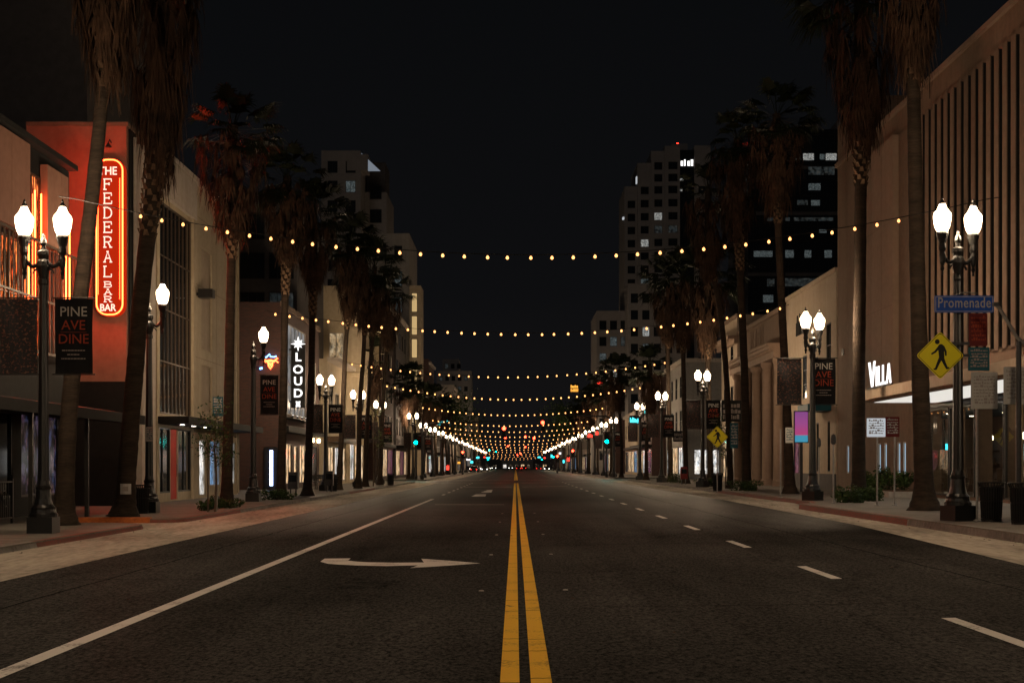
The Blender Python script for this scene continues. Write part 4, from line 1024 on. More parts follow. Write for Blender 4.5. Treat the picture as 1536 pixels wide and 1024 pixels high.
# ------------------------------------------------------------------ neon and lit signs
D = 51.05
zt, zb_ = zat(240,D), zat(475,D); x0, x1 = xat(146,D), xat(189,D)
e = thing('neon_sign', 'tall red neon sign with rounded outline, spelling a bar name downwards', 'neon sign', (x0, D, zb_), 0)
W, H = x1-x0, zt-zb_
def rounded(w, h, r, n=10, o=0.):
    pts = []
    for cx, cz, a0 in ((w-r,r,-90),(w-r,h-r,0),(r,h-r,90),(r,r,180)):
        for k in range(n+1):
            a = R(a0+90*k/n); pts.append((cx+(r-o)*math.cos(a), cz+(r-o)*math.sin(a)))
    return pts
b = MB(); b.prism(rounded(W, H, W*.42), -.22, .1); b.build('sign_face', 'sign_face_lit', e)
b = MB(); p = rounded(W, H, W*.42, 10, .05); b.tube([(x,-.26,z) for x, z in p]+[(p[0][0],-.26,p[0][1])], .027, 6); b.build('neon_outline', 'neon_rim', e)
zz = lambda py: zat(py, D)-zb_
def cap(px): return px*D/F
b = MB(); text_geo(b, 'THE', cap(12.), W/2-.06, zz(264.5), -.27, .03, .004, sx=.88); b.build('plain_lettering', 'neon_white', e); b = MB(); text_geo(b, 'BAR', cap(10.5), W/2-.06, zz(467.5), -.27, .03, .004, sx=.88); b.build('plain_lettering', 'neon_white', e)
GL = {  # slab-serif letters as strokes in a unit box
 'F': [[(.12,0),(.12,1)],[(0,1),(.92,1),(.92,.76)],[(.12,.54),(.66,.54)],[(.66,.66),(.66,.42)],[(0,0),(.36,0)]],
 'E': [[(.12,0),(.12,1)],[(0,1),(.92,1),(.92,.76)],[(.12,.54),(.66,.54)],[(.66,.66),(.66,.42)],[(0,0),(.95,0),(.95,.26)]],
 'D': [[(.12,0),(.12,1)],[(0,1),(.5,1),(.78,.88),(.93,.65),(.93,.35),(.78,.12),(.5,0),(0,0)]],
 'R': [[(.12,0),(.12,1)],[(0,1),(.6,1),(.84,.9),(.88,.74),(.8,.58),(.6,.5),(.12,.5)],[(.52,.5),(.84,0)],[(0,0),(.34,0)],[(.7,0),(1,0)]],
 'A': [[(.12,0),(.5,1),(.88,0)],[(.28,.36),(.72,.36)],[(0,0),(.28,0)],[(.72,0),(1,0)],[(.36,1),(.6,1)]],
 'L': [[(.12,0),(.12,1)],[(0,1),(.36,1)],[(0,0),(.92,0),(.92,.28)]],
 'B': [[(.12,0),(.12,1)],[(0,1),(.62,1),(.82,.9),(.82,.66),(.62,.53),(.12,.53)],[(.62,.53),(.9,.42),(.92,.14),(.7,0),(0,0)]]}
def strokes(b, ch, x, z, w, h, y, off):
    for st in GL[ch]: b.tube([(x+p*w, y, z+q*h) for p, q in st], off, 5)
b = MB(); b2 = MB(); ys = [279,300,321.5,343,365,387,409]; hh = cap(15.5); ww = cap(13.)
for ch, py in zip('FEDERAL', ys):
    z = zz(py+7.6); x = W/2-.06-ww/2; strokes(b, ch, x, z, ww, hh, -.275, .024)
b.build('serif_lettering', 'neon_white', e)
b = MB()
for ch, py in zip('BAR', (428,439,450)): strokes(b, ch, W/2-.06-ww*.45, zz(py+4), ww*.95, cap(8.), -.275, .018)
b.build('stacked_lettering', 'neon_white', e)
b = MB(); b.tube([(W*.1,-.25,H*.03+.6),(W*.1,-.25,H-.7)], .012, 5); b.tube([(W*.85,-.25,.6),(W*.85,-.25,H-.7)], .012, 5); b.build('inner_tube', 'neon_red', e)
b = MB()
for z in (H*.2, H*.8): b.box(W*.2, W*.8, .1, .148, z-.1, z+.1)
b.build('bracket', 'dark_steel', e)
wl = thing('wall_lamp', 'small goose-neck lamp on the blank wall above the red neon', 'lamp', (xat(166,51.1), 51.2, zat(226,51.1)), 0)
b = MB(); b.tube([(0,-.003,.3),(0,-.25,.36),(0,-.4,.2)], .02, 6); b.lathe([(.03,.2),(.11,.08),(.12,.04)], 10, (0,-.4,0)); b.build('shade', 'dark_steel', wl)

D = 88.
e = thing('blade_sign', 'dark upright sign with four white lit letters on the brick bar', 'sign', (XL, D, 0), 0)
X0, X1 = .15, xat(458,D)-XL
b = MB(); b.box(X0, X1, -.1, .1, zat(612,D), zat(514,D)); b.build('sign_box', 'sign_black', e)
b = MB()
for z in (zat(602,D), zat(524,D)): b.box(0, X0, -.04, .04, z-.05, z+.05)
b.build('bracket', 'dark_steel', e)
b = MB(); xc = (X0+X1)/2
for ch, py in zip('LOUD', (541,559.5,577,595)): text_geo(b, ch, 12.4*D/F, xc, zat(py+.5,D), -.12, .04, .014, sx=1.08)
b.build('lettering', 'sign_lit', e)
b = MB(); star = []
for k in range(16): a = k*PI/8; r = (.46 if k % 4 == 0 else .34) if k % 2 == 0 else .17; star.append((xc+r*math.cos(a+PI/2), zat(516,D)+r*math.sin(a+PI/2)))
b.prism(star, -.18, .02); b.build('emblem', 'sign_lit', e); b = MB()
b.prism([(xc+.2*math.cos(k*PI/4)*(1 if k % 2 else .55), zat(606,D)+.26*math.sin(k*PI/4)*(1 if k % 2 else .6)) for k in range(8)], -.16, -.103); b.build('emblem', 'sign_lit', e)
# bull-head neon on the brick end wall
D = 84.7
e = thing('neon_sign', 'small red and blue bull-head neon on the dark brick end wall', 'neon sign', (xat(406,D), D, zat(540,D)), 0)
q = D/F
b = MB(); b.tube([(-10*q,-.1,2*q),(-6*q,-.1,-1*q),(0,-.1,0),(6*q,-.1,-1*q),(11*q,-.1,3*q)], .05, 6); b.tube([(-4*q,-.1,-2*q),(-2.5*q,-.1,-9*q),(0,-.1,-13*q),(2.5*q,-.1,-9*q),(4*q,-.1,-2*q),(-4*q,-.1,-2*q)], .05, 6)
b.tube([(-1.5*q,-.1,-4*q),(0,-.1,-9*q),(1.5*q,-.1,-4*q)], .05, 6); b.tube([(-11*q,-.1,-3*q),(-9*q,-.1,-1*q),(-7*q,-.1,-3.4*q),(-4*q,-.1,-1*q)], .04, 6); b.tube([(5*q,-.1,-3*q),(8*q,-.1,-1*q),(12*q,-.1,-4*q)], .04, 6); b.build('neon_tube', 'neon_orange', e)
b = MB(); b.tube([(-11*q,-.1,5*q),(-6*q,-.1,4*q),(-1*q,-.1,9*q),(0,-.1,5*q),(6*q,-.1,4.6*q),(9*q,-.1,6*q)], .04, 6); b.tube([(-16*q,-.1,-13*q),(-12*q,-.1,-12*q)], .06, 6); b.build('neon_tube', 'neon_blue', e)
b = MB(); b.box(-.06,.06,-.06,.09,-.1,.1); b.build('bracket', 'dark_steel', e)

# white letters standing on the entrance canopy
LX = 12.93; dl = lambda px: LX*F/(px-VX); D0 = dl(1303)
e = thing('letter_sign', 'white lit letters standing at the end of the entrance canopy', 'sign', (LX, D0, ZR+4.0), R(-90))
U = lambda px: D0-dl(px)
for ch, pa, pb, h in (('V',1302.5,1313,.92),('I',1313.6,1315.6,.70),('L',1316.8,1322.2,.70),('L',1323.2,1328.6,.70),('A',1329.2,1336.8,.70)):
    a, c = U(pa), U(pb); w = c-a
    G = {'V': [(0,h),(.28,h),(.55,.3*h),(.74,h),(1,h),(.68,0),(.42,0)], 'I': [(0,0),(1,0),(1,h),(0,h)], 'L': [(0,0),(1,0),(1,.15*h),(.42,.15*h),(.42,h),(0,h)], 'A': [(0,0),(.27,0),(.34,.24*h),(.66,.24*h),(.73,0),(1,0),(.65,h),(.35,h)]}[ch]
    b = MB(); b.prism([(a+x*w, .06+z) for x, z in G], -.01, .01); b.build('letter', 'sign_lit', e)
b = MB(); b.box(-.1, U(1337)+.1, -.04, .04, 0, .058); b.build('rail', 'dark_steel', e)
# other lit signs down the street
def boxsign(name, label, px0, px1, py0, py1, D, face, rows=2, post=False, frame='sign_black'):
    e = thing(name, label, 'sign', (xat(px0,D), D, zat(py1,D)), 0); w = (px1-px0)*D/F; h = (py1-py0)*D/F
    b = MB(); b.box(0, w, 0, .25, 0, h); b.build('sign_box', frame, e)
    rr = random.Random(px0); b = MB()
    for r in range(rows):
        x = w*.08; z0 = h*(.12+.8*r/rows)
        while x < w*.9:
            cw = w*rr.uniform(.05,.14); b.box(x, min(x+cw, w*.95), -.03, -.003, z0, z0+h*.6/rows*rr.uniform(.7,1.1)); x += cw+w*.03
    b.build('lit_lettering', face, e)
    if post:
        b = MB(); b.box(w*.3, w*.5, .26, 1.5, h*.3, h*.6); b.build('bracket', 'dark_steel', e)
boxsign('lit_sign', 'cyan lit lettering high on the left row beyond the crossing', 653, 677, 628, 638, 225, 'cyan_sign', 1, True)
boxsign('lit_sign', 'cyan stacked sign beside the fourth right-hand lamp', 966, 977, 606, 622, 170, 'cyan_sign', 2, True)
boxsign('lit_sign', 'pale cyan lit box sign low on the right row beyond the crossing', 944, 958, 623, 636, 172, 'cyan_sign', 1, True)
boxsign('lit_sign', 'red lit rooftop lettering on the right row', 891, 909, 566, 577, 240, 'red_sign', 1, True)
boxsign('lit_sign', 'amber lit stacked lettering on a rooftop over the right row', 855, 868, 575, 589, 300, 'amber_sign', 2, True)
boxsign('lit_sign', 'pink lit panel sign by the left kerb far down', 669, 674, 694, 706, 195, 'red_sign', 1, True)
for nm, a in (('red lit shop panel on the right row under the second crossing signals', (881,889,648,657,205,'red_sign')), ('narrow red lit shop panel beside the wider one on the right row', (893,898,643,655,188,'red_sign')), ('small teal lit panel low on the far left row', (705,710,689,695,320,'cyan_sign')), ('upright cyan lit panel low on the right row', (844,847,687,695,262,'cyan_sign')), ('upright red lit panel low on the far right row', (850,855,682,693,248,'red_sign')), ('cyan lit marquee high on the far left row', (729,735,684,688,400,'cyan_sign')), ('cyan lit marquee high on the far right row', (806,812,683,687,410,'cyan_sign')), ('cyan lit box sign on the left row before the third crossing', (714,719,683,688,290,'cyan_sign')), ('white lit box sign on the left row before the third crossing', (699,706,686,691,255,'sign_lit')), ('white lit box sign on the right row past the second crossing', (838,842,676,682,242,'sign_lit')), ('red lit box sign on the left row past the third crossing', (725,729,683,687,380,'red_sign')), ('cyan lit upright panel on the right row before the third crossing', (826,829,679,687,310,'cyan_sign')), ('red lit box sign on the right row past the third crossing', (815,819,684,688,372,'red_sign')), ('small amber panel low on the far left row', (686,691,690,696,260,'amber_sign'))):
    boxsign('lit_sign', nm, a[0], a[1], a[2], a[3], a[4], a[5], 1, True)
boxsign('wall_sign', 'dark square sign board jutting over the pavement before the bank', 1082, 1112, 600, 632, 92, 'grey_print', 3, True)
boxsign('wall_sign', 'dark shop sign above the doors of the grey corner block', 1010, 1028, 646, 662, 146, 'grey_print', 2, True)
D = 66.
e = thing('screen', 'bright pink and blue gradient display panel beyond the second right lamp', 'display', (xat(1191,D), D, zat(664,D)), 0)
w, h = 22*D/F, 48*D/F
b = MB(); b.box(0, w, 0, .12, 0, h); b.build('screen_case', 'sign_black', e)
m, nt, out = new_mat('screen_gradient'); tc = N(nt,'ShaderNodeTexCoord'); sx = N(nt,'ShaderNodeSeparateXYZ'); cr = N(nt,'ShaderNodeValToRGB'); em = N(nt,'ShaderNodeEmission',Strength=.55); mr = N(nt,'ShaderNodeMapRange'); mr.inputs[2].default_value = h
nt.links.new(tc.outputs['Object'],sx.inputs[0]); nt.links.new(sx.outputs[2],mr.inputs[0]); nt.links.new(mr.outputs[0],cr.inputs[0]); nt.links.new(cr.outputs[0],em.inputs[0]); nt.links.new(em.outputs[0],out.inputs[0])
el = cr.color_ramp.elements; el[0].position=0; el[0].color=(.1,.5,.75,1); el[1].position=1; el[1].color=(.38,.12,.40,1); k=el.new(.22); k.color=(.1,.5,.75,1); k=el.new(.26); k.color=(.75,.10,.30,1); k=el.new(.6); k.color=(.55,.12,.42,1)
b = MB(); b.poly(((.04,-.004,.04),(w-.04,-.004,.04),(w-.04,-.004,h-.04),(.04,-.004,h-.04))); b.build('screen_face', 'screen_gradient', e)
b = MB(); b.box(w*.4, w*.6, .0, .1, -(zat(664,D)-ZR), 0); b.build('stand', 'dark_steel', e)

# ------------------------------------------------------------------ signs by the right lamp
D = 31.2; lampx = 9.95
def plate(pts, b, y=-.012, t=.012): b.prism(pts, y, y+t)
e = thing('street_name_sign', 'blue street-name sign with white lettering on the nearest right lamp', 'street sign', (xat(1446,D), D, zat(456,D)), 0)
q = D/F; w, h = 44.5*q, 12.8*q
b = MB(); b.prism(rounded(2*w, 2*h, .04, 4), -.012, .012)
for i, v in enumerate(b.v): b.v[i] = (v[0]-w, v[1], v[2]-h)
b.build('sign_plate', 'sign_blue', e)
b = MB(); 
for x0_, x1_, z0_, z1_ in ((-w+.02,w-.02,h-.032,h-.02),(-w+.02,w-.02,-h+.02,-h+.032),(-w+.02,-w+.032,-h+.032,h-.032),(w-.032,w-.02,-h+.032,h-.032)): b.box(x0_, x1_, -.016, -.0125, z0_, z1_)
b.build('sign_border', 'sign_white', e)
b = MB(); text_geo(b, 'Promenade', 15.2*q, 0, -5.2*q, -.018, .008, .002, sx=.75, spacing=1.08); b.build('lettering', 'sign_white', e)
b = MB(); b.box(-w*.95, -w*.2, .013, .05, -.02, .02); b.box(lampx-xat(1446,D)-.03, lampx-xat(1446,D)+.03, .013, D and .35, h*.2, h*.5); b.tube([(-.2,.02,h),(0,.02,h+.07),(.3,.02,h+.05)], .012, 5); b.build('bracket', 'dark_steel', e)
def crossing_sign(label, px, py, half, D, z0, pole):
    q = D/F; e = thing('crossing_sign', label, 'traffic sign', (xat(px,D), D, zat(py,D)), 0); r = half*q
    def dia(r, c=.06):
        pts = []
        for a in (270,0,90,180):
            cx, cz = (r-c*1.414)*math.cos(R(a)), (r-c*1.414)*math.sin(R(a))
            for k in range(5): t = R(a-45+90*k/4); pts.append((cx+c*math.cos(t), cz+c*math.sin(t)))
        return pts
    b = MB(); b.prism(dia(r), -.012, .0); b.build('sign_plate', 'sign_yellow', e)
    b = MB(); o, i_ = dia(r*.955), dia(r*.925)
    n = len(o)
    for k in range(n): k2 = (k+1) % n; b.poly(((o[k][0],-.0145,o[k][1]),(o[k2][0],-.0145,o[k2][1]),(i_[k2][0],-.0145,i_[k2][1]),(i_[k][0],-.0145,i_[k][1])))
    b.build('sign_border', 'sign_black', e)
    b = MB(); s = r/36.
    def cap_(x0,z0,x1,z1,w0,w1):
        dx, dz = x1-x0, z1-z0; L = math.hypot(dx,dz); nx, nz = -dz/L, dx/L; pts = []
        a0 = math.atan2(nz,nx)
        for k in range(7): a = a0+PI*k/6; pts.append((x0+w0*math.cos(a), z0+w0*math.sin(a)))
        for k in range(7): a = a0+PI+PI*k/6; pts.append((x1+w1*math.cos(a), z1+w1*math.sin(a)))
        b.prism([(x*s,z*s) for x, z in pts], -.018+cap_.k*.0003, -.013); cap_.k += 1
    cap_.k = 0
    b.prism([(s*(-4.5+3.6*math.cos(t*PI/8)), s*(20.5+3.8*math.sin(t*PI/8))) for t in range(16)], -.017, -.013)
    cap_(1,12.5,2.2,-3,4.6,4.0); cap_(-1.5,13,-7.5,5.5,1.9,1.6); cap_(-7.5,5.5,-12.5,2.5,1.6,1.3); cap_(4.5,13,8.,6,1.9,1.6); cap_(8.,6,8.4,.5,1.6,1.3)
    cap_(.6,-4,-3.2,-12,2.9,2.2); cap_(-3.2,-12,-6.5,-20,2.2,1.7); cap_(3.,-4,6.2,-11.5,2.9,2.2); cap_(6.2,-11.5,10.,-19,2.2,1.7); cap_(-6.5,-20.4,-9,-20.4,1.4,1.2); cap_(10,-19.4,12.5,-18.4,1.4,1.2)
    b.build('walking_figure', 'sign_black', e)
    b = MB()
    if pole: b.tube([(0,.035,-(zat(py,D)-z0)),(0,.035,r*.8)], .032, 8)
    else: b.box(0, lampx-xat(px,D), .003, .04, -.03, .03); b.box(0, lampx-xat(px,D), .003, .04, r*.45, r*.45+.06) 
    b.build('pole' if pole else 'bracket', 'steel' if pole else 'dark_steel', e)
crossing_sign('bright yellow diamond walking-figure sign on the nearest right lamp', 1410, 533, 36, 31.15, ZR, False)
crossing_sign('dim yellow diamond walking-figure sign on its own pole farther down', 1076, 655, 16.5, 66., ZR, True)
def notice(label, px0, px1, py0, py1, D, mats, pole, lines=6, name='parking_sign', polepx=None, zg=ZR):
    """a plate of small print that cannot be read: thin broken rules"""
    xc = (px0+px1)/2; e = thing(name, label, 'sign', (xat(xc,D), D, zat(py1,D)), 0); w = (px1-px0)*D/F; h = (py1-py0)*D/F
    b = MB(); b.prism([(x-w/2, z) for x, z in rounded(w, h, .02, 3)], -.008, 0); b.build('sign_plate', mats[0], e)
    b = MB(); rr = random.Random(px0)
    for r in range(lines):
        z = h*(.9-.8*(r+.5)/lines); x = -w*.4+rr.uniform(0,.05)*w
        while x < w*.38: cw = w*rr.uniform(.03,.14); b.box(x, min(x+cw, w*.4), -.0105, -.0085, z, z+h*.30/lines*rr.choice((1,1,2))); x += cw+w*.03
    b.build('small_print', mats[1], e)
    b = MB()
    if pole: xx = ((polepx or xc)-xc)*D/F; b.tube([(xx,.03,-(zat(py1,D)-zg)),(xx,.03,h*.9)], .028, 8); b.lathe([(.09,0),(.09,.02),(.04,.05)], 8, (xx,.03,-(zat(py1,D)-zg)))
    else: b.box(-.02, .02, .002, .09, h*.4, h*.6)
    b.build('pole' if pole else 'bracket', 'steel', e); return e
notice('maroon notice plate under the blue street-name sign', 1453, 1481, 470, 519, 31.3, ('sign_maroon','red_print'), False, 6)
notice('teal notice plate between the maroon and white plates', 1452, 1484, 521, 556, 31.32, ('sign_teal','grey_print'), False, 6)
notice('white notice plate of small print standing on a post before the bin', 1456, 1496, 558, 613, 31.1, ('sign_white','grey_print'), True, 9, polepx=1466)
notice('white notice plate at the frame edge on a tall post', 1505, 1545, 550, 606, 30.4, ('sign_white','grey_print'), True, 8, polepx=1526)
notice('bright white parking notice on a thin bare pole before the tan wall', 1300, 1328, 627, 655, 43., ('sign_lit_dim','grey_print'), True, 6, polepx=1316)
notice('dull brownish parking notice on a thin pole beside the bright one', 1328, 1349, 625, 655, 43.2, ('sign_maroon','sign_white'), True, 6, polepx=1342)
notice('pale parking notice with teal print on a pole beside the pink display', 1178, 1190, 641, 664, 54., ('sign_white','sign_teal'), True, 5, polepx=1171)
notice('tall teal two-plate notice on a pole before the bank', 1095, 1107, 634, 672, 72., ('sign_teal','sign_white'), True, 7)
notice('small teal notice hanging over the young tree', 319, 335, 595, 624, 47., ('sign_teal','sign_white'), True, 6, zg=ZL, polepx=325)
notice('pale permit notice strapped to the single-globe lamp', 219, 230, 640, 662, 43.3, ('sign_white','sign_teal'), False, 6)
sg = thing('signal_arm', 'bent dark pole whose slanted arm catches blue light, at the frame edge', 'pole', (xat(1528,30.), 30., ZR), 0)
b = MB(); b.tube([(0,0,0),(0,0,zat(512,30.)-ZR)], .055, 10); b.build('pole', 'dark_steel', sg)
b = MB(); z = zat(512,30.)-ZR; b.tube([(.3,0,z-.2),(-.05,0,z+.1),(-.42,0,z+.72),(-.5,0,z+.78)], .038, 8); b.build('arm', 'steel', sg)
b = MB(); b.box(-.55,-.42,-.05,.05,z+.74,z+.82); b.build('camera_head', 'dark_steel', sg)

# bare thin posts (parking meters) by the second right lamp
for px, py, lab in ((1228,748,'slim parking meter post next to the second right lamp'),(1250,755,'slim parking meter post between the lamp and the clipped shrubs')):
    D = F*(EYE-ZR)/(py-VY); e = thing('parking_meter', lab, 'parking meter', (xat(px,D), D, ZR), 0)
    b = MB(); b.tube([(0,0,0),(0,0,1.9)], .03, 8); b.lathe([(.07,0),(.07,.03),(.03,.05)], 8); b.build('post', 'steel', e)
    b = MB(); b.lathe([(.05,1.9),(.085,1.96),(.085,2.1),(.06,2.2),(.0,2.24)], 10); b.build('meter_head', 'dark_steel', e)

# ------------------------------------------------------------------ litter bins
def bin_(label, loc, s=1.):
    e = thing('litter_bin', label, 'bin', loc, 0, None); 
    b = MB(); b.lathe([(.20,.04),(.215,.4),(.22,.82)], 16); b.build('liner', 'rubber', e)
    b = MB()
    for k in range(26):
        a = 2*PI*k/26; c, s_ = math.cos(a), math.sin(a)
        b.tube([(c*.23,s_*.23,.05),(c*.25,s_*.25,.5),(c*.265,s_*.265,.84),(c*.31,s_*.31,.95)], .013, 4)
    for z, r in ((.08,.238),(.5,.256),(.84,.272),(.95,.315)): b.tube([(r*math.cos(a),r*math.sin(a),z) for a in [2*PI*k/24 for k in range(25)]], .016, 5, False)
    b.build('slat', 'black_metal', e)
    b = MB(); b.lathe([(.24,0),(.24,.05)], 16); b.build('foot_ring', 'black_metal', e)
    e.scale = (s,s,s); return e
b0 = bin_('black slatted bin standing beside the nearest right lamp base', (xat(1487,31), 31, ZR), .9)
copy_tree(b0, (xat(1533,29.6), 29.6, ZR), 'black slatted bin cut by the picture edge under the tall notice')
copy_tree(b0, (xat(212,43), 43., ZL), 'black slatted bin between the leaning palm and single-globe lamp')
copy_tree(b0, (xat(1076,68), 68., ZR), 'black slatted bin under the dim walking-figure sign')
copy_tree(b0, (xat(500,80), 80., ZL), 'black slatted bin by the fourth left lamp')
copy_tree(b0, (xat(586,104), 104., ZL), 'black slatted bin beyond the fifth left lamp')

# ------------------------------------------------------------------ traffic signals
def signal_head(e, x, z, on, name='signal_head', y=0):
    b = MB(); b.box(x-.22, x+.22, y-.1, y+.12, z-.6, z+.6); h = b.build(name, 'sign_black', e)
    for k, c in enumerate(('red_signal', None, 'green_signal')):
        zz_ = z+.36-.36*k; lit_ = (c and c[:3] == on[:3])
        b = MB()
        for q in range(14): pass
        b.poly([(x+.185*math.cos(a), y-.115, zz_+.185*math.sin(a)) for a in [2*PI*q/14 for q in range(14)]]); b.build('lens', c if lit_ else 'rubber', h)
        b = MB(); n = 8
        pts = [(x+.15*math.cos(PI*q/n), zz_+.15*math.sin(PI*q/n)) for q in range(n+1)]
        for p, r_ in zip(pts, pts[1:]): b.poly(((p[0],y-.1,p[1]),(r_[0],y-.1,r_[1]),(r_[0],y-.3,r_[1]),(p[0],y-.3,p[1])))
        b.build('visor', 'sign_black', h)
def signal_pole(label, x, D, z, on, ztop=4.05):
    e = thing('traffic_signal', label, 'traffic light', (x, D, z), 0)
    b = MB(); b.lathe([(.16,0),(.16,.3),(.09,.4),(.07,4.6)], 10); b.build('pole', 'black_metal', e); signal_head(e, 0, ztop-z, on, y=-.2); return e
def mast(label, x, D, z, reach, heads, h=5.9):
    e = thing('traffic_signal', label, 'traffic light', (x, D, z), 0); s = 1 if reach > x else -1
    b = MB(); b.lathe([(.2,0),(.2,.4),(.13,.5),(.1,h+.4)], 10); b.build('pole', 'dark_steel', e)
    b = MB(); b.tube([(0,0,h-.3),(s*.8,0,h+.1),(reach-x,0,h+.45)], [.09,.08,.05], 8); b.build('mast_arm', 'dark_steel', e)
    for hx, hz, on in heads: signal_head(e, hx-x, hz-z, on, y=-.16)
    return e
signal_pole('green traffic light on a black pole at the far left crossing corner', xat(624,148.), 148., ZL, 'green', zat(663.5,148.)+.36)
signal_pole('green traffic light on a black pole at the far right crossing corner', xat(910,148.), 148., ZR, 'green', zat(662,148.)+.36)
mast('traffic light mast reaching over the road with a red signal from the right', 10.4, 150., ZR, 2.2, [(xat(814,150), zat(633.5,150)-.36, 'red')], 6.3)
mast('traffic light mast reaching over the road with a red signal from the left', -9.8, 149.5, ZL, -.8, [(xat(756,149.5), zat(642.5,149.5)-.36, 'red')], 5.7)
signal_pole('red traffic light on the left pole of the second crossing', xat(694,228.), 228., ZL, 'red', zat(678,228.)-.36)
signal_pole('red traffic light on the right pole of the second crossing', xat(859,228.), 228., ZR, 'red', zat(676,228.)-.36)
signal_pole('red traffic light set lower beside the right pole of the second crossing', xat(836,226.), 226., ZR, 'red', zat(684,226.)-.36)
mast('second crossing mast with red signals over the road centre, from the right', 10.4, 230., ZR, -2., [(xat(788,230), zat(655,230)-.36, 'red'), (xat(801,230), zat(657,230)-.36, 'red')], 6.2)
mast('second crossing mast with one red signal, from the left', -9.8, 229., ZL, -1.2, [(xat(758,229), zat(656,229)-.36, 'red')], 6.0)
mast('third crossing mast with red signals over the road, from the right', 10.4, 340., ZR, -1., [(xat(788,340), zat(670,340)-.36, 'red'), (xat(781,340), zat(680,340)-.36, 'red')], 6.0)
mast('third crossing mast with one red signal, from the left', -9.8, 340., ZL, -1.2, [(xat(762,340), zat(669,340)-.36, 'red')], 6.0)
signal_pole('green traffic light on the left pole of the third crossing', xat(718,338.), 338., ZL, 'green', zat(686,338.)+.36)
signal_pole('green traffic light on the right pole of the third crossing', xat(830,338.), 338., ZR, 'green', zat(685,338.)+.36)
signal_pole('green traffic light on the left pole of the fourth crossing', xat(732,455.), 455., ZL, 'green', zat(689,455.)+.36)
signal_pole('green traffic light on the right pole of the fourth crossing', xat(813,455.), 455., ZR, 'green', zat(689,455.)+.36)
mast('fourth crossing mast with green signals, from the left', -9.8, 460., ZL, -5., [(xat(744,460), zat(677,460)+.36, 'green'), (xat(734,460), zat(675,460)+.36, 'green')], 6.2)
mast('fourth crossing mast with one red signal, from the right', 10.4, 460., ZR, 1., [(xat(776,460), zat(682,460)-.36, 'red')], 6.0)

# ------------------------------------------------------------------ a few cars far down the street
def car(label, x, D, face, zg=0.):
    e = thing('car', label, 'car', (x, D, zg), 0)
    b = MB(); pts = [(-2.1,.35),(-2.15,.7),(-1.95,.85),(-1.1,.95),(-.5,1.4),(.9,1.42),(1.5,1.0),(2.1,.9),(2.2,.6),(2.1,.35)]
    i = len(b.v); 
    for xx in (-.88,.88): b.v += [(xx*(.86 if z > 1.1 else 1), y, z) for y, z in pts]
    n = len(pts)
    b.f += [tuple(range(n)), tuple(range(2*n-1,n-1,-1))]+[(k,n+k,n+(k+1)%n,(k+1)%n) for k in range(n)]; b.mi += [0]*(n+2)
    b.build('body', 'car_paint', e)
    for y in (-1.35,1.35):
        for xx in (-.9,.72):
            b = MB(); b.tube([(xx,y,.33),(xx+.18,y,.33)], .33, 14); b.build('wheel', 'rubber', e)
    for xx in (-.62,.62):
        b = MB(); b.lathe([(.1,0),(.1,.05)], 8); 
        o = b.build('headlight' if face == 'headlight' else 'tail_lamp', face, e, (xx,-2.2,.68)); o.rotation_euler = (R(90),0,0)
    b = MB(); b.poly(((-.7,-.98,.99),(.7,-.98,.99),(.66,-.56,1.36),(-.66,-.56,1.36))); b.build('windscreen', 'dark_glass', e, (0,-.02,.02))
for px, D, f, lab in ((733,470,'headlight','distant car with headlights in the left lane'),(718,420,'headlight','distant car waiting by the left kerb with headlights'),(741,520,'headlight','farthest car with headlights towards the camera'),(702,395,'headlight','parked car with headlights close to the left shop row'),(786,500,'tail_light','distant car showing red tail lamps in the right lane'),(808,430,'tail_light','distant car with tail lamps beside the right kerb'),(766,540,'headlight','distant car with headlights next to the centre line'),(727,350,'headlight','nearest of the distant cars, headlights on, by the left lane'),(820,400,'headlight','parked car with headlights close to the right shop row'),(778,460,'tail_light','distant car with tail lamps just right of the centre line'),(711,330,'tail_light','parked car with tail lamps at the left kerb')):
    car(lab, xat(px,D), D, f)

# pavement café furniture before the brick bar, a paper poster on a palm, news racks
def cafe_chair(label, loc, rz):
    e = thing('cafe_chair', label, 'chair', loc, rz, None)
    b = MB(); b.box(-.2,.2,-.2,.2,.44,.47); b.build('seat', 'black_metal', e)
    b = MB(); b.box(-.2,.2,.17,.2,.62,.88); b.box(-.2,-.17,.17,.2,.47,.62); b.box(.17,.2,.17,.2,.47,.62); b.build('backrest', 'black_metal', e)
    for x in (-.18,.18):
        for y in (-.18,.18):
            b = MB(); b.tube([(x,y,.44),(x*1.12,y*1.12,0)], .014, 5); b.build('leg', 'black_metal', e)
    return e
def cafe_table(label, loc):
    e = thing('cafe_table', label, 'table', loc, 0, None)
    b = MB(); b.lathe([(.36,.71),(.37,.73),(.36,.75)], 16); b.build('table_top', 'dark_steel', e)
    b = MB(); b.lathe([(.22,0),(.22,.02),(.04,.05),(.03,.70)], 10); b.build('leg', 'black_metal', e); return e
t1 = cafe_table('round café table nearest the brick corner', (-12.2, 87., ZL)); copy_tree(t1, (-12.3, 91., ZL), 'round café table before the middle of the brick bar'); copy_tree(t1, (-12.2, 95., ZL), 'round café table at the far end of the brick bar')
c1 = cafe_chair('café chair facing the camera at the nearest café table', (-12.2, 87.7, ZL), 0)
for lab, x, y, r in (('café chair turned away at the nearest café table', -12.2, 86.3, 180),('café chair at the middle café table, camera side', -12.3, 90.3, 170),('café chair at the middle café table, far side', -12.25, 91.7, 10),('café chair at the last café table, camera side', -12.2, 94.3, 185),('café chair at the last café table, far side', -12.2, 95.7, 0)): copy_tree(c1, (x,y,ZL), lab, rz=R(r))
e = thing('poster', 'small worn white poster stapled to the scaly palm trunk', 'poster', (xat(189,39.72), 39.66, zat(733,39.7)), R(3))
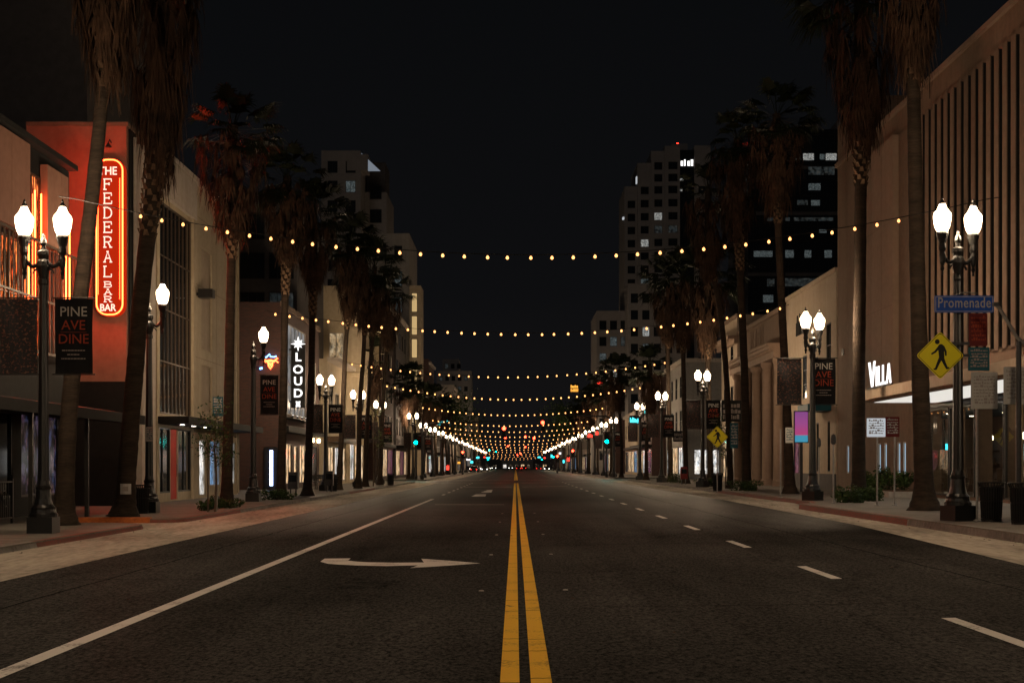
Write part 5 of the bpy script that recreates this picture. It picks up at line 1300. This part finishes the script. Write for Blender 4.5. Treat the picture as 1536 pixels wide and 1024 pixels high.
b = MB(); w, h = .15, .29
for k in range(4): a, c = -w+2*w*k/4, -w+2*w*(k+1)/4; b.poly(((a,.35*a*a*6,-h/2),(c,.35*c*c*6,-h/2),(c,.35*c*c*6,h/2),(a,.35*a*a*6,h/2)))
b.build('paper', 'sign_white', e); b = MB(); b.box(-.08,.08,-.012,-.004,-.06,.07); b.build('print', 'grey_print', e)
def news_rack(label, loc, mat):
    e = thing('news_rack', label, 'news rack', loc, 0); b = MB(); b.box(-.22,.22,-.2,.2,.35,1.05).box(-.22,.22,-.2,.1,1.05,1.15); b.build('cabinet', mat, e)
    b = MB(); b.box(-.17,.17,-.212,-.203,.7,1.0); b.build('window', 'dark_glass', e)
    b = MB(); b.box(-.15,-.1,-.05,.05,0,.35).box(.1,.15,-.05,.05,0,.35); b.build('stand', 'dark_steel', e)
news_rack('grey news rack by the palm before the brick bar', (-10.3, 66., ZL), 'dark_steel'); news_rack('black news rack beside the fourth left lamp', (-10.2, 78., ZL), 'black_metal'); news_rack('maroon news rack on the right kerb past the third lamp', (10.9, 92., ZR), 'sign_maroon')
# ------------------------------------------------------------------ palms
def skirt_mesh(seed, L=4.2, R0=1.2, fine=1.):
    rr = random.Random(seed); b = MB()
    for k in range(int(210*fine)):
        f = rr.random(); z = -L+L*f*1.05+rr.uniform(-.1,.1); a = rr.uniform(0,2*PI)
        out = .32+(R0-.3)*min(1,f*1.15)**.8*rr.uniform(.55,1.1); ca, sa = math.cos(a), math.sin(a)
        p0 = Vector((ca*.2, sa*.2, z)); p1 = Vector((ca*out, sa*out, z-.25-.25*rr.random()))
        t = Vector((-sa, ca, 0)); w = .022
        mid = (p0+p1)*.5+Vector((0,0,.10)); 
        for q0, q1 in ((p0,mid),(mid,p1)): b.poly((q0-t*w, q0+t*w, q1+t*w, q1-t*w))
        n = 6+int(rr.random()*4); ln = rr.uniform(.55,1.35)
        for j in range(n):
            sp = (j/(n-1)-.5)*rr.uniform(.3,.7); q = p1.copy(); ww = rr.uniform(.018,.042); l = ln*rr.uniform(.6,1.1)
            tt = (t+Vector((ca,sa,0))*rr.uniform(-.6,.6)).normalized()
            dirx = t*sp+Vector((ca,sa,0))*rr.uniform(-.25,.22)
            pts = [q]
            for m in range(1,4): pts.append(q+Vector((dirx.x*(m/3)**.6*l*.8, dirx.y*(m/3)**.6*l*.8, -l*m/3))+Vector((rr.uniform(-.03,.03),rr.uniform(-.03,.03),0)))
            for m in range(3):
                w0 = ww*(1-m*.25); w1 = ww*(1-(m+1)*.28); b.poly((pts[m]-tt*w0, pts[m]+tt*w0, pts[m+1]+tt*w1, pts[m+1]-tt*w1))
    return b.mesh('skirt', 'dry_frond')
def crown_mesh(seed, n=38, fan=.95):
    rr = random.Random(seed); b = MB()
    for k in range(n):
        el = R(rr.uniform(-38,78)); a = rr.uniform(0,2*PI); pl = rr.uniform(.9,1.5)
        d = Vector((math.cos(a)*math.cos(el), math.sin(a)*math.cos(el), math.sin(el)))
        s = d.cross(Vector((0,0,1))).normalized(); nrm = s.cross(d).normalized()
        p0 = d*.15+Vector((0,0,.15)); p1 = p0+d*pl+Vector((0,0,-.12*pl))
        b.poly((p0-s*.025, p0+s*.025, p1+s*.015, p1-s*.015))
        nb = 19
        for j in range(nb):
            t = R(-82+164*j/(nb-1)); r = fan*rr.uniform(.8,1.08)*(1-.25*abs(math.sin(t)))
            dd = (d*math.cos(t)+s*math.sin(t)).normalized(); m = p1+dd*r*.6+nrm*.06; e = p1+dd*r+Vector((0,0,-.30*r*rr.uniform(.6,1.2)))
            w = s*math.cos(t)-d*math.sin(t)
            b.poly((p1-w*.012, p1+w*.012, m+w*.04, m-w*.04)); b.poly((m-w*.04, m+w*.04, e+w*.003, e-w*.003))
    return b.mesh('crown', 'green_frond')
SK = [skirt_mesh(s) for s in (1,2,3)]; CR = [crown_mesh(s) for s in (4,5,6)]
def palm(label, path, r0, r1, boots=1.6, skirt=(1.,1.), crown=1., seed=0, grp='fan palms along both pavements'):
    rr = random.Random(seed*7+1); base = Vector(path[0]); e = thing('fan_palm', label, 'palm tree', base, 0, grp)
    P = [Vector(p)-base for p in path]
    # smooth the path
    pts = []; n = 64
    seg = [0.]
    for a, c in zip(P, P[1:]): seg.append(seg[-1]+(c-a).length)
    T = seg[-1]
    def pos(s):
        for i in range(len(P)-1):
            if s <= seg[i+1]+1e-6:
                t = (s-seg[i])/(seg[i+1]-seg[i]); return P[i].lerp(P[i+1], t)
        return P[-1]
    def sm(s): return sum((pos(min(T,max(0,s+T*.05*k))) for k in (-2,-1,0,1,2)), Vector())/5 if .1*T < s < .9*T else pos(s)
    rads = []
    for k in range(n+1):
        t = k/n; s = T*(t**1.35); pts.append(sm(s)); rads.append((r0+(r1-r0)*(s/T)**.7)*(1+.9*math.exp(-s/.28))*rr.uniform(.965,1.02)*(1.03 if k % 3 == 0 else 1))
    b = MB(); b.tube(pts, rads, 14); b.build('trunk', 'trunk', e, smooth=True)
    top = P[-1]; down = (sm(T-1.5)-top).normalized()
    b = MB(); m = int(boots*30)
    for k in range(m):
        f = k/m; a = k*2.399; c = top+down*(boots*(1-f)); rad = r1*(1.0+.45*f)
        o = Vector((math.cos(a), math.sin(a), 0)); t = Vector((-o.y, o.x, 0)); q = c+o*rad
        w = .085; h = .16; lift = .07
        b.poly((q-t*w, q+t*w, q+t*w*.5+o*lift+Vector((0,0,h)), q-t*w*.5+o*lift+Vector((0,0,h)))); b.poly((q-t*w, q-t*w*.5+o*lift+Vector((0,0,h)), q-t*w*.2+Vector((0,0,h)))); b.poly((q+t*w, q+t*w*.2+Vector((0,0,h)), q+t*w*.5+o*lift+Vector((0,0,h))))
        b.poly((q-t*w*.5+o*lift+Vector((0,0,h)), q+t*w*.5+o*lift+Vector((0,0,h)), q+t*w*.5-o*.04+Vector((0,0,h)), q-t*w*.5-o*.04+Vector((0,0,h))))
    b.build('trunk_boot', 'trunk_boot', e)
    hs = 4.2*skirt[1]
    # a bare column hidden inside the skirt carries the crown
    b = MB(); b.tube([top-Vector((0,0,.1)), top+Vector((0,0,hs+.3))], [r1*1.2, r1*1.3], 8); b.build('inner_trunk', 'trunk', e)
    o = put('skirt', SK[seed % 3], e, top+Vector((0,0,hs-.1)), rr.uniform(0,6.28), (skirt[0],skirt[0],skirt[1]))
    o = put('crown', CR[seed % 3], e, top+Vector((0,0,hs)), rr.uniform(0,6.28), (crown,crown,crown))
    return e
def ppath(D, z0, pts): 
    out = [at(px, py, D) for px, py in pts]; out[0].z = z0; return out
palm('leaning fan palm against the red-lit restaurant, its trunk crossing the neon wall', ppath(34.5, ZL, [(95,787),(104,600),(121,440),(146,230),(160,62)]), .23, .15, 1.2, (1.0,1.0), 1.2, 1)
palm('thick fan palm with scaly upper trunk beside the neon wall', ppath(40, ZL, [(186,772),(202,560),(214,420),(228,300),(240,205)]), .26, .22, 2.9, (.95,1.25), 1.2, 2)
palm('fan palm rising before the cream theatre wall', ppath(49, ZL, [(340,752),(344,560),(346,440),(349,326)]), .20, .14, 1.5, (1.0,.68), .85, 3)
palm('fan palm between the cream theatre and the brick bar', ppath(61, ZL, [(421,745),(426,560),(427,460),(431,368)]), .20, .14, 2.2, (1.0,.64), .88, 4)
palm('fan palm leaning past the white upright sign', ppath(68, ZL, [(461,740),(466,600),(468,520),(470,412)]), .20, .15, 2.0, (.9,.7), .88, 5)
palm('slim fan palm just beyond the fourth left lamp', ppath(84, ZL, [(508,735),(515,600),(518,520),(524,455)]), .17, .13, 1.6, (.9,.8), 1.1, 6)
palm('short-crowned fan palm before the hotel, nearer of two', ppath(90, ZL, [(537,734),(540,600),(545,540),(548,476)]), .17, .13, 1.2, (1.0,.75), 1.15, 7)
palm('short-crowned fan palm before the hotel, farther of two', ppath(97, ZL, [(548,731),(552,600),(556,540),(562,480)]), .17, .13, 1.2, (.95,.8), 1.1, 8)
palm('slim fan palm before the lit hotel bays', ppath(106, ZL, [(570,728),(573,640),(577,560),(582,505)]), .17, .13, 1.2, (.9,.75), 1.1, 9)
palm('stout fan palm with flared base before the tan fin building', ppath(38.8, ZR, [(1387,765),(1380,560),(1374,330),(1369,60)]), .27, .17, 1.2, (1.0,1.0), 1.2, 10)
palm('tall fan palm with scaly neck rising from the clipped shrubs', ppath(50, ZR, [(1288,748),(1288,560),(1290,400),(1292,178)]), .24, .20, 2.4, (1.15,1.05), 1.35, 11)
palm('dark thin fan palm behind the second right lamp', ppath(62, ZR, [(1185,735),(1180,600),(1172,450),(1165,290)]), .22, .14, 1.4, (1.05,.75), .95, 12)
palm('tall fan palm before the brown classical bank', ppath(71, ZR, [(1120,733),(1117,560),(1112,450),(1107,330)]), .22, .17, 2.6, (1.15,.9), .9, 13)
palm('fan palm before the grey corner block, nearest of three', ppath(84, ZR, [(1066,722),(1063,600),(1061,505)]), .20, .15, 1.4, (1.1,.85), 1.2, 14)
palm('fan palm before the grey corner block, middle of three', ppath(97, ZR, [(1029,723),(1026,600),(1024,500)]), .19, .15, 1.4, (1.1,.85), 1.2, 15)
palm('fan palm before the grey corner block, farthest of three', ppath(107, ZR, [(1006,721),(1003,600),(1001,496)]), .19, .15, 1.4, (1.1,.85), 1.2, 16)
palm('fan palm leaning slightly beyond the third right lamp', ppath(76, ZR, [(1096,731),(1090,560),(1078,440),(1062,392)]), .17, .14, 1.2, (1.05,.85), .9, 17)
rr = random.Random(9)
for side in (-1, 1):
    for k in range(11):
        D = 120+k*14.5+rr.uniform(-3,3)
        if 127 < D < 148: continue
        h = rr.uniform(6.5,9.0); x = side*11.4+rr.uniform(-.4,.4); z = ZL if side < 0 else ZR
        palm(f'distant fan palm in the {"left" if side < 0 else "right"} row, {ORD[k]} beyond the nearest shops', [(x,D,z),(x+rr.uniform(-.2,.2),D,h*.5),(x+rr.uniform(-.4,.4),D,h)], .18, .14, 1.2, (.95,.75), 1.1, 20+k)

# ------------------------------------------------------------------ shrubs, young trees
def leafball(seed, n, rx, ry, rz_, s=.06):
    rr = random.Random(seed); b = MB()
    lumps = [Vector((rr.uniform(-.6,.6)*rx, rr.uniform(-.6,.6)*ry, rr.uniform(.15,.7)*rz_)) for _ in range(9)]
    for k in range(n):
        c = rr.choice(lumps); d = Vector((rr.gauss(0,1), rr.gauss(0,1), rr.gauss(0,1))).normalized()
        p = c+Vector((d.x*rx*.42, d.y*ry*.42, d.z*rz_*.36))*rr.uniform(.6,1.05)
        if p.z < 0: p.z = abs(p.z)*.3
        u = Vector((rr.gauss(0,1), rr.gauss(0,1), rr.gauss(0,.6))).normalized(); v = u.cross(d).normalized() if abs(u.dot(d)) < .98 else Vector((1,0,0)); q = s*rr.uniform(.6,1.3)
        b.poly((p-u*q, p+v*q*.45, p+u*q, p-v*q*.45))
    return b
def shrub(label, loc, rx, ry, rz_, n=900, seed=1, mat='leaf', s=.055):
    e = thing('shrub', label, 'shrub', loc, 0); b = leafball(seed, n, rx, ry, rz_, s); b.build('foliage', mat, e)
    b = MB(); rr = random.Random(seed)
    for k in range(6): b.tube([(rr.uniform(-.1,.1),rr.uniform(-.1,.1),0),(rr.uniform(-.5,.5)*rx,rr.uniform(-.5,.5)*ry,rz_*.6)], [.02,.008], 4)
    b.build('stem', 'bark', e); return e
shrub('low clipped shrub on the kerb side of the scaly-necked palm', (xat(1272,47.), 47., ZR), .55, .5, .62, 1300, 1)
shrub('low clipped shrub on the shop side of the scaly-necked palm', (xat(1307,49.), 49., ZR), .5, .5, .6, 1200, 2)
for k, px in enumerate((1335,1347,1358,1369)): shrub(('pale leafy shrub at the start of the wall planter','dark leafy shrub second in the wall planter','bushy green shrub third in the wall planter','spiky pale shrub at the end of the wall planter')[k], (15.2-.18*k, 56.1+k*1.25-.0, ZR+.24), .5, .6, (.8,.95,.75,.9)[k], 600, 10+k, 'leaf', .08)
shrub('wide low shrub at the foot of the palm before the bank', (xat(1119,69.), 69., ZR), 1.0, .6, .55, 1200, 5)
shrub('low shrub at the foot of the nearest grey-block palm', (xat(1062,82.), 82., ZR), .9, .6, .6, 800, 6)
shrub('round shrub by the right kerb beyond the third lamp', (xat(1020,100.), 100., ZR), 1., .7, .9, 800, 7)
shrub('low shrub at the foot of the theatre palm', (xat(338,48.), 48., ZL), .7, .5, .42, 900, 8)
shrub('small shrub around the young staked tree', (xat(310,45.5), 45.5, ZL), .35, .35, .4, 500, 9)
shrub('low shrub at the foot of the palm by the brick bar', (xat(417,60.), 60., ZL), .9, .5, .5, 900, 14)
def young_tree(label, loc, h, seed, spread=.6):
    rr = random.Random(seed); e = thing('young_tree', label, 'tree', loc, 0)
    b = MB(); pts = [(0,0,0),(.03,0,h*.3),(-.02,.02,h*.6),(.03,0,h*.95)]; b.tube(pts, [.04,.034,.026,.01], 7)
    tips = []
    for k in range(9):
        z = h*(.42+.055*k); a = rr.uniform(0,6.3); l = spread*rr.uniform(.5,1.1); t = Vector((math.cos(a)*l, math.sin(a)*l, z+l*.7)); b.tube([(0,0,z),t*.5+Vector((0,0,z*.5)),t], [.016,.012,.005], 4); tips += [t, (t+Vector((0,0,z)))*.5]
    b.build('trunk', 'bark', e)
    b = MB()
    for t in tips:
        for k in range(34):
            p = Vector(t)+Vector((rr.gauss(0,.16),rr.gauss(0,.16),rr.gauss(0,.15))); u = Vector((rr.gauss(0,1),rr.gauss(0,1),rr.gauss(0,1))).normalized(); v = u.orthogonal().normalized(); q = rr.uniform(.03,.065); b.poly((p-u*q, p+v*q*.5, p+u*q, p-v*q*.5))
    b.build('crown', 'leaf', e)
    return e
young_tree('thin young tree tied to a stake by the cream theatre', (xat(323,44.5), 44.5, ZL), 3.3, 1, .55)
b = thing('tree_stake', 'thin dark stake standing beside the young tree', 'stake', (xat(312,44.2), 44.2, ZL), 0)
k_ = MB(); k_.tube([(0,0,0),(0,0,2.2)], .025, 6); k_.lathe([(.03,2.2),(.035,2.24),(.0,2.28)], 6); k_.build('stake', 'bark', b)
young_tree('bushy small tree at the kerb before the lit hotel', (xat(560,100), 100., ZL), 5.6, 2, 1.2)
young_tree('small street tree before the bank under the sign board', (xat(1088,76), 76., ZR), 3.6, 3, .9)
def big_tree(label, x, D, h, seed):
    rr = random.Random(seed); e = thing('street_tree', label, 'tree', (x,D,ZL), 0)
    b = MB(); b.tube([(0,0,0),(.1,0,h*.3),(0,.1,h*.55)], [.3,.24,.14], 8)
    tips = []
    for k in range(10):
        a = k*.63+rr.uniform(-.3,.3); l = h*.32*rr.uniform(.6,1.1); t = Vector((math.cos(a)*l, math.sin(a)*l, h*rr.uniform(.5,.95))); b.tube([(0,0,h*.4),t*.6+Vector((0,0,h*.22)),t], [.1,.06,.02], 5); tips += [t, t*.7+Vector((0,0,h*.16))]
    b.build('trunk', 'bark', e); b = MB()
    for t in tips:
        for k in range(150):
            p = t+Vector((rr.gauss(0,1),rr.gauss(0,1),rr.gauss(0,.7)))*h*.085; u = Vector((rr.gauss(0,1),rr.gauss(0,1),rr.gauss(0,1))).normalized(); v = u.orthogonal().normalized(); q = rr.uniform(.12,.26); b.poly((p-u*q, p+v*q*.5, p+u*q, p-v*q*.5))
    b.build('crown', 'leaf', e)
big_tree('broad dark tree standing above the far left row', xat(652,240), 240., 15., 1); big_tree('broad dark tree beside the cyan lettering', xat(682,275), 275., 13.5, 2)
big_tree('broad dark tree over the far right row', xat(868,290), 290., 16., 3); big_tree('dark tree beneath the amber rooftop lettering', xat(846,330), 330., 15., 4)

# ------------------------------------------------------------------ night sky, added fill light, camera
w = bpy.data.worlds.new('World'); S.world = w; w.use_nodes = True
nt = w.node_tree; bg = nt.nodes['Background']; bg.inputs[1].default_value = 1.0
tc = N(nt, 'ShaderNodeTexCoord'); sx = N(nt, 'ShaderNodeSeparateXYZ'); cr = N(nt, 'ShaderNodeValToRGB')     # city glow low down, black overhead
nt.links.new(tc.outputs['Generated'], sx.inputs[0]); nt.links.new(sx.outputs[2], cr.inputs[0]); nt.links.new(cr.outputs[0], bg.inputs[0])
el = cr.color_ramp.elements; el[0].position = 0.; el[0].color = (.0075,.0066,.0068,1); el[1].position = .38; el[1].color = (.0026,.0029,.0034,1)
k = el.new(.12); k.color = (.0042,.0043,.0049,1)
sun = bpy.data.lights.new('fill_light', 'SUN'); sun.energy = .06; sun.angle = R(12); sun.color = (1.0,.93,.88)  # added fill from behind the camera, standing in for city light on the towers
so = bpy.data.objects.new('fill_light', sun); C.objects.link(so); so.rotation_euler = (R(66), 0, R(-16))
cam = bpy.data.cameras.new('camera'); cam.lens = 50; cam.sensor_width = 36; cam.shift_x = -5/1536; cam.shift_y = (698-512)/1536; cam.clip_end = 4000; cam.clip_start = .1
co = bpy.data.objects.new('camera', cam); C.objects.link(co); co.location = (0,0,EYE); co.rotation_euler = (R(90),0,0); S.camera = co
S.view_settings.view_transform = 'Standard'; S.view_settings.look = 'None'; S.view_settings.exposure = 0; S.view_settings.gamma = 1
cy = S.cycles
cy.use_denoising = True; cy.denoiser = 'OPENIMAGEDENOISE'; cy.max_bounces = 5; cy.diffuse_bounces = 3; cy.glossy_bounces = 3; cy.sample_clamp_direct = 9.; cy.sample_clamp_indirect = 2.5
cy.use_light_tree = True; cy.caustics_reflective = False; cy.caustics_refractive = False; cy.filter_width = 1.5
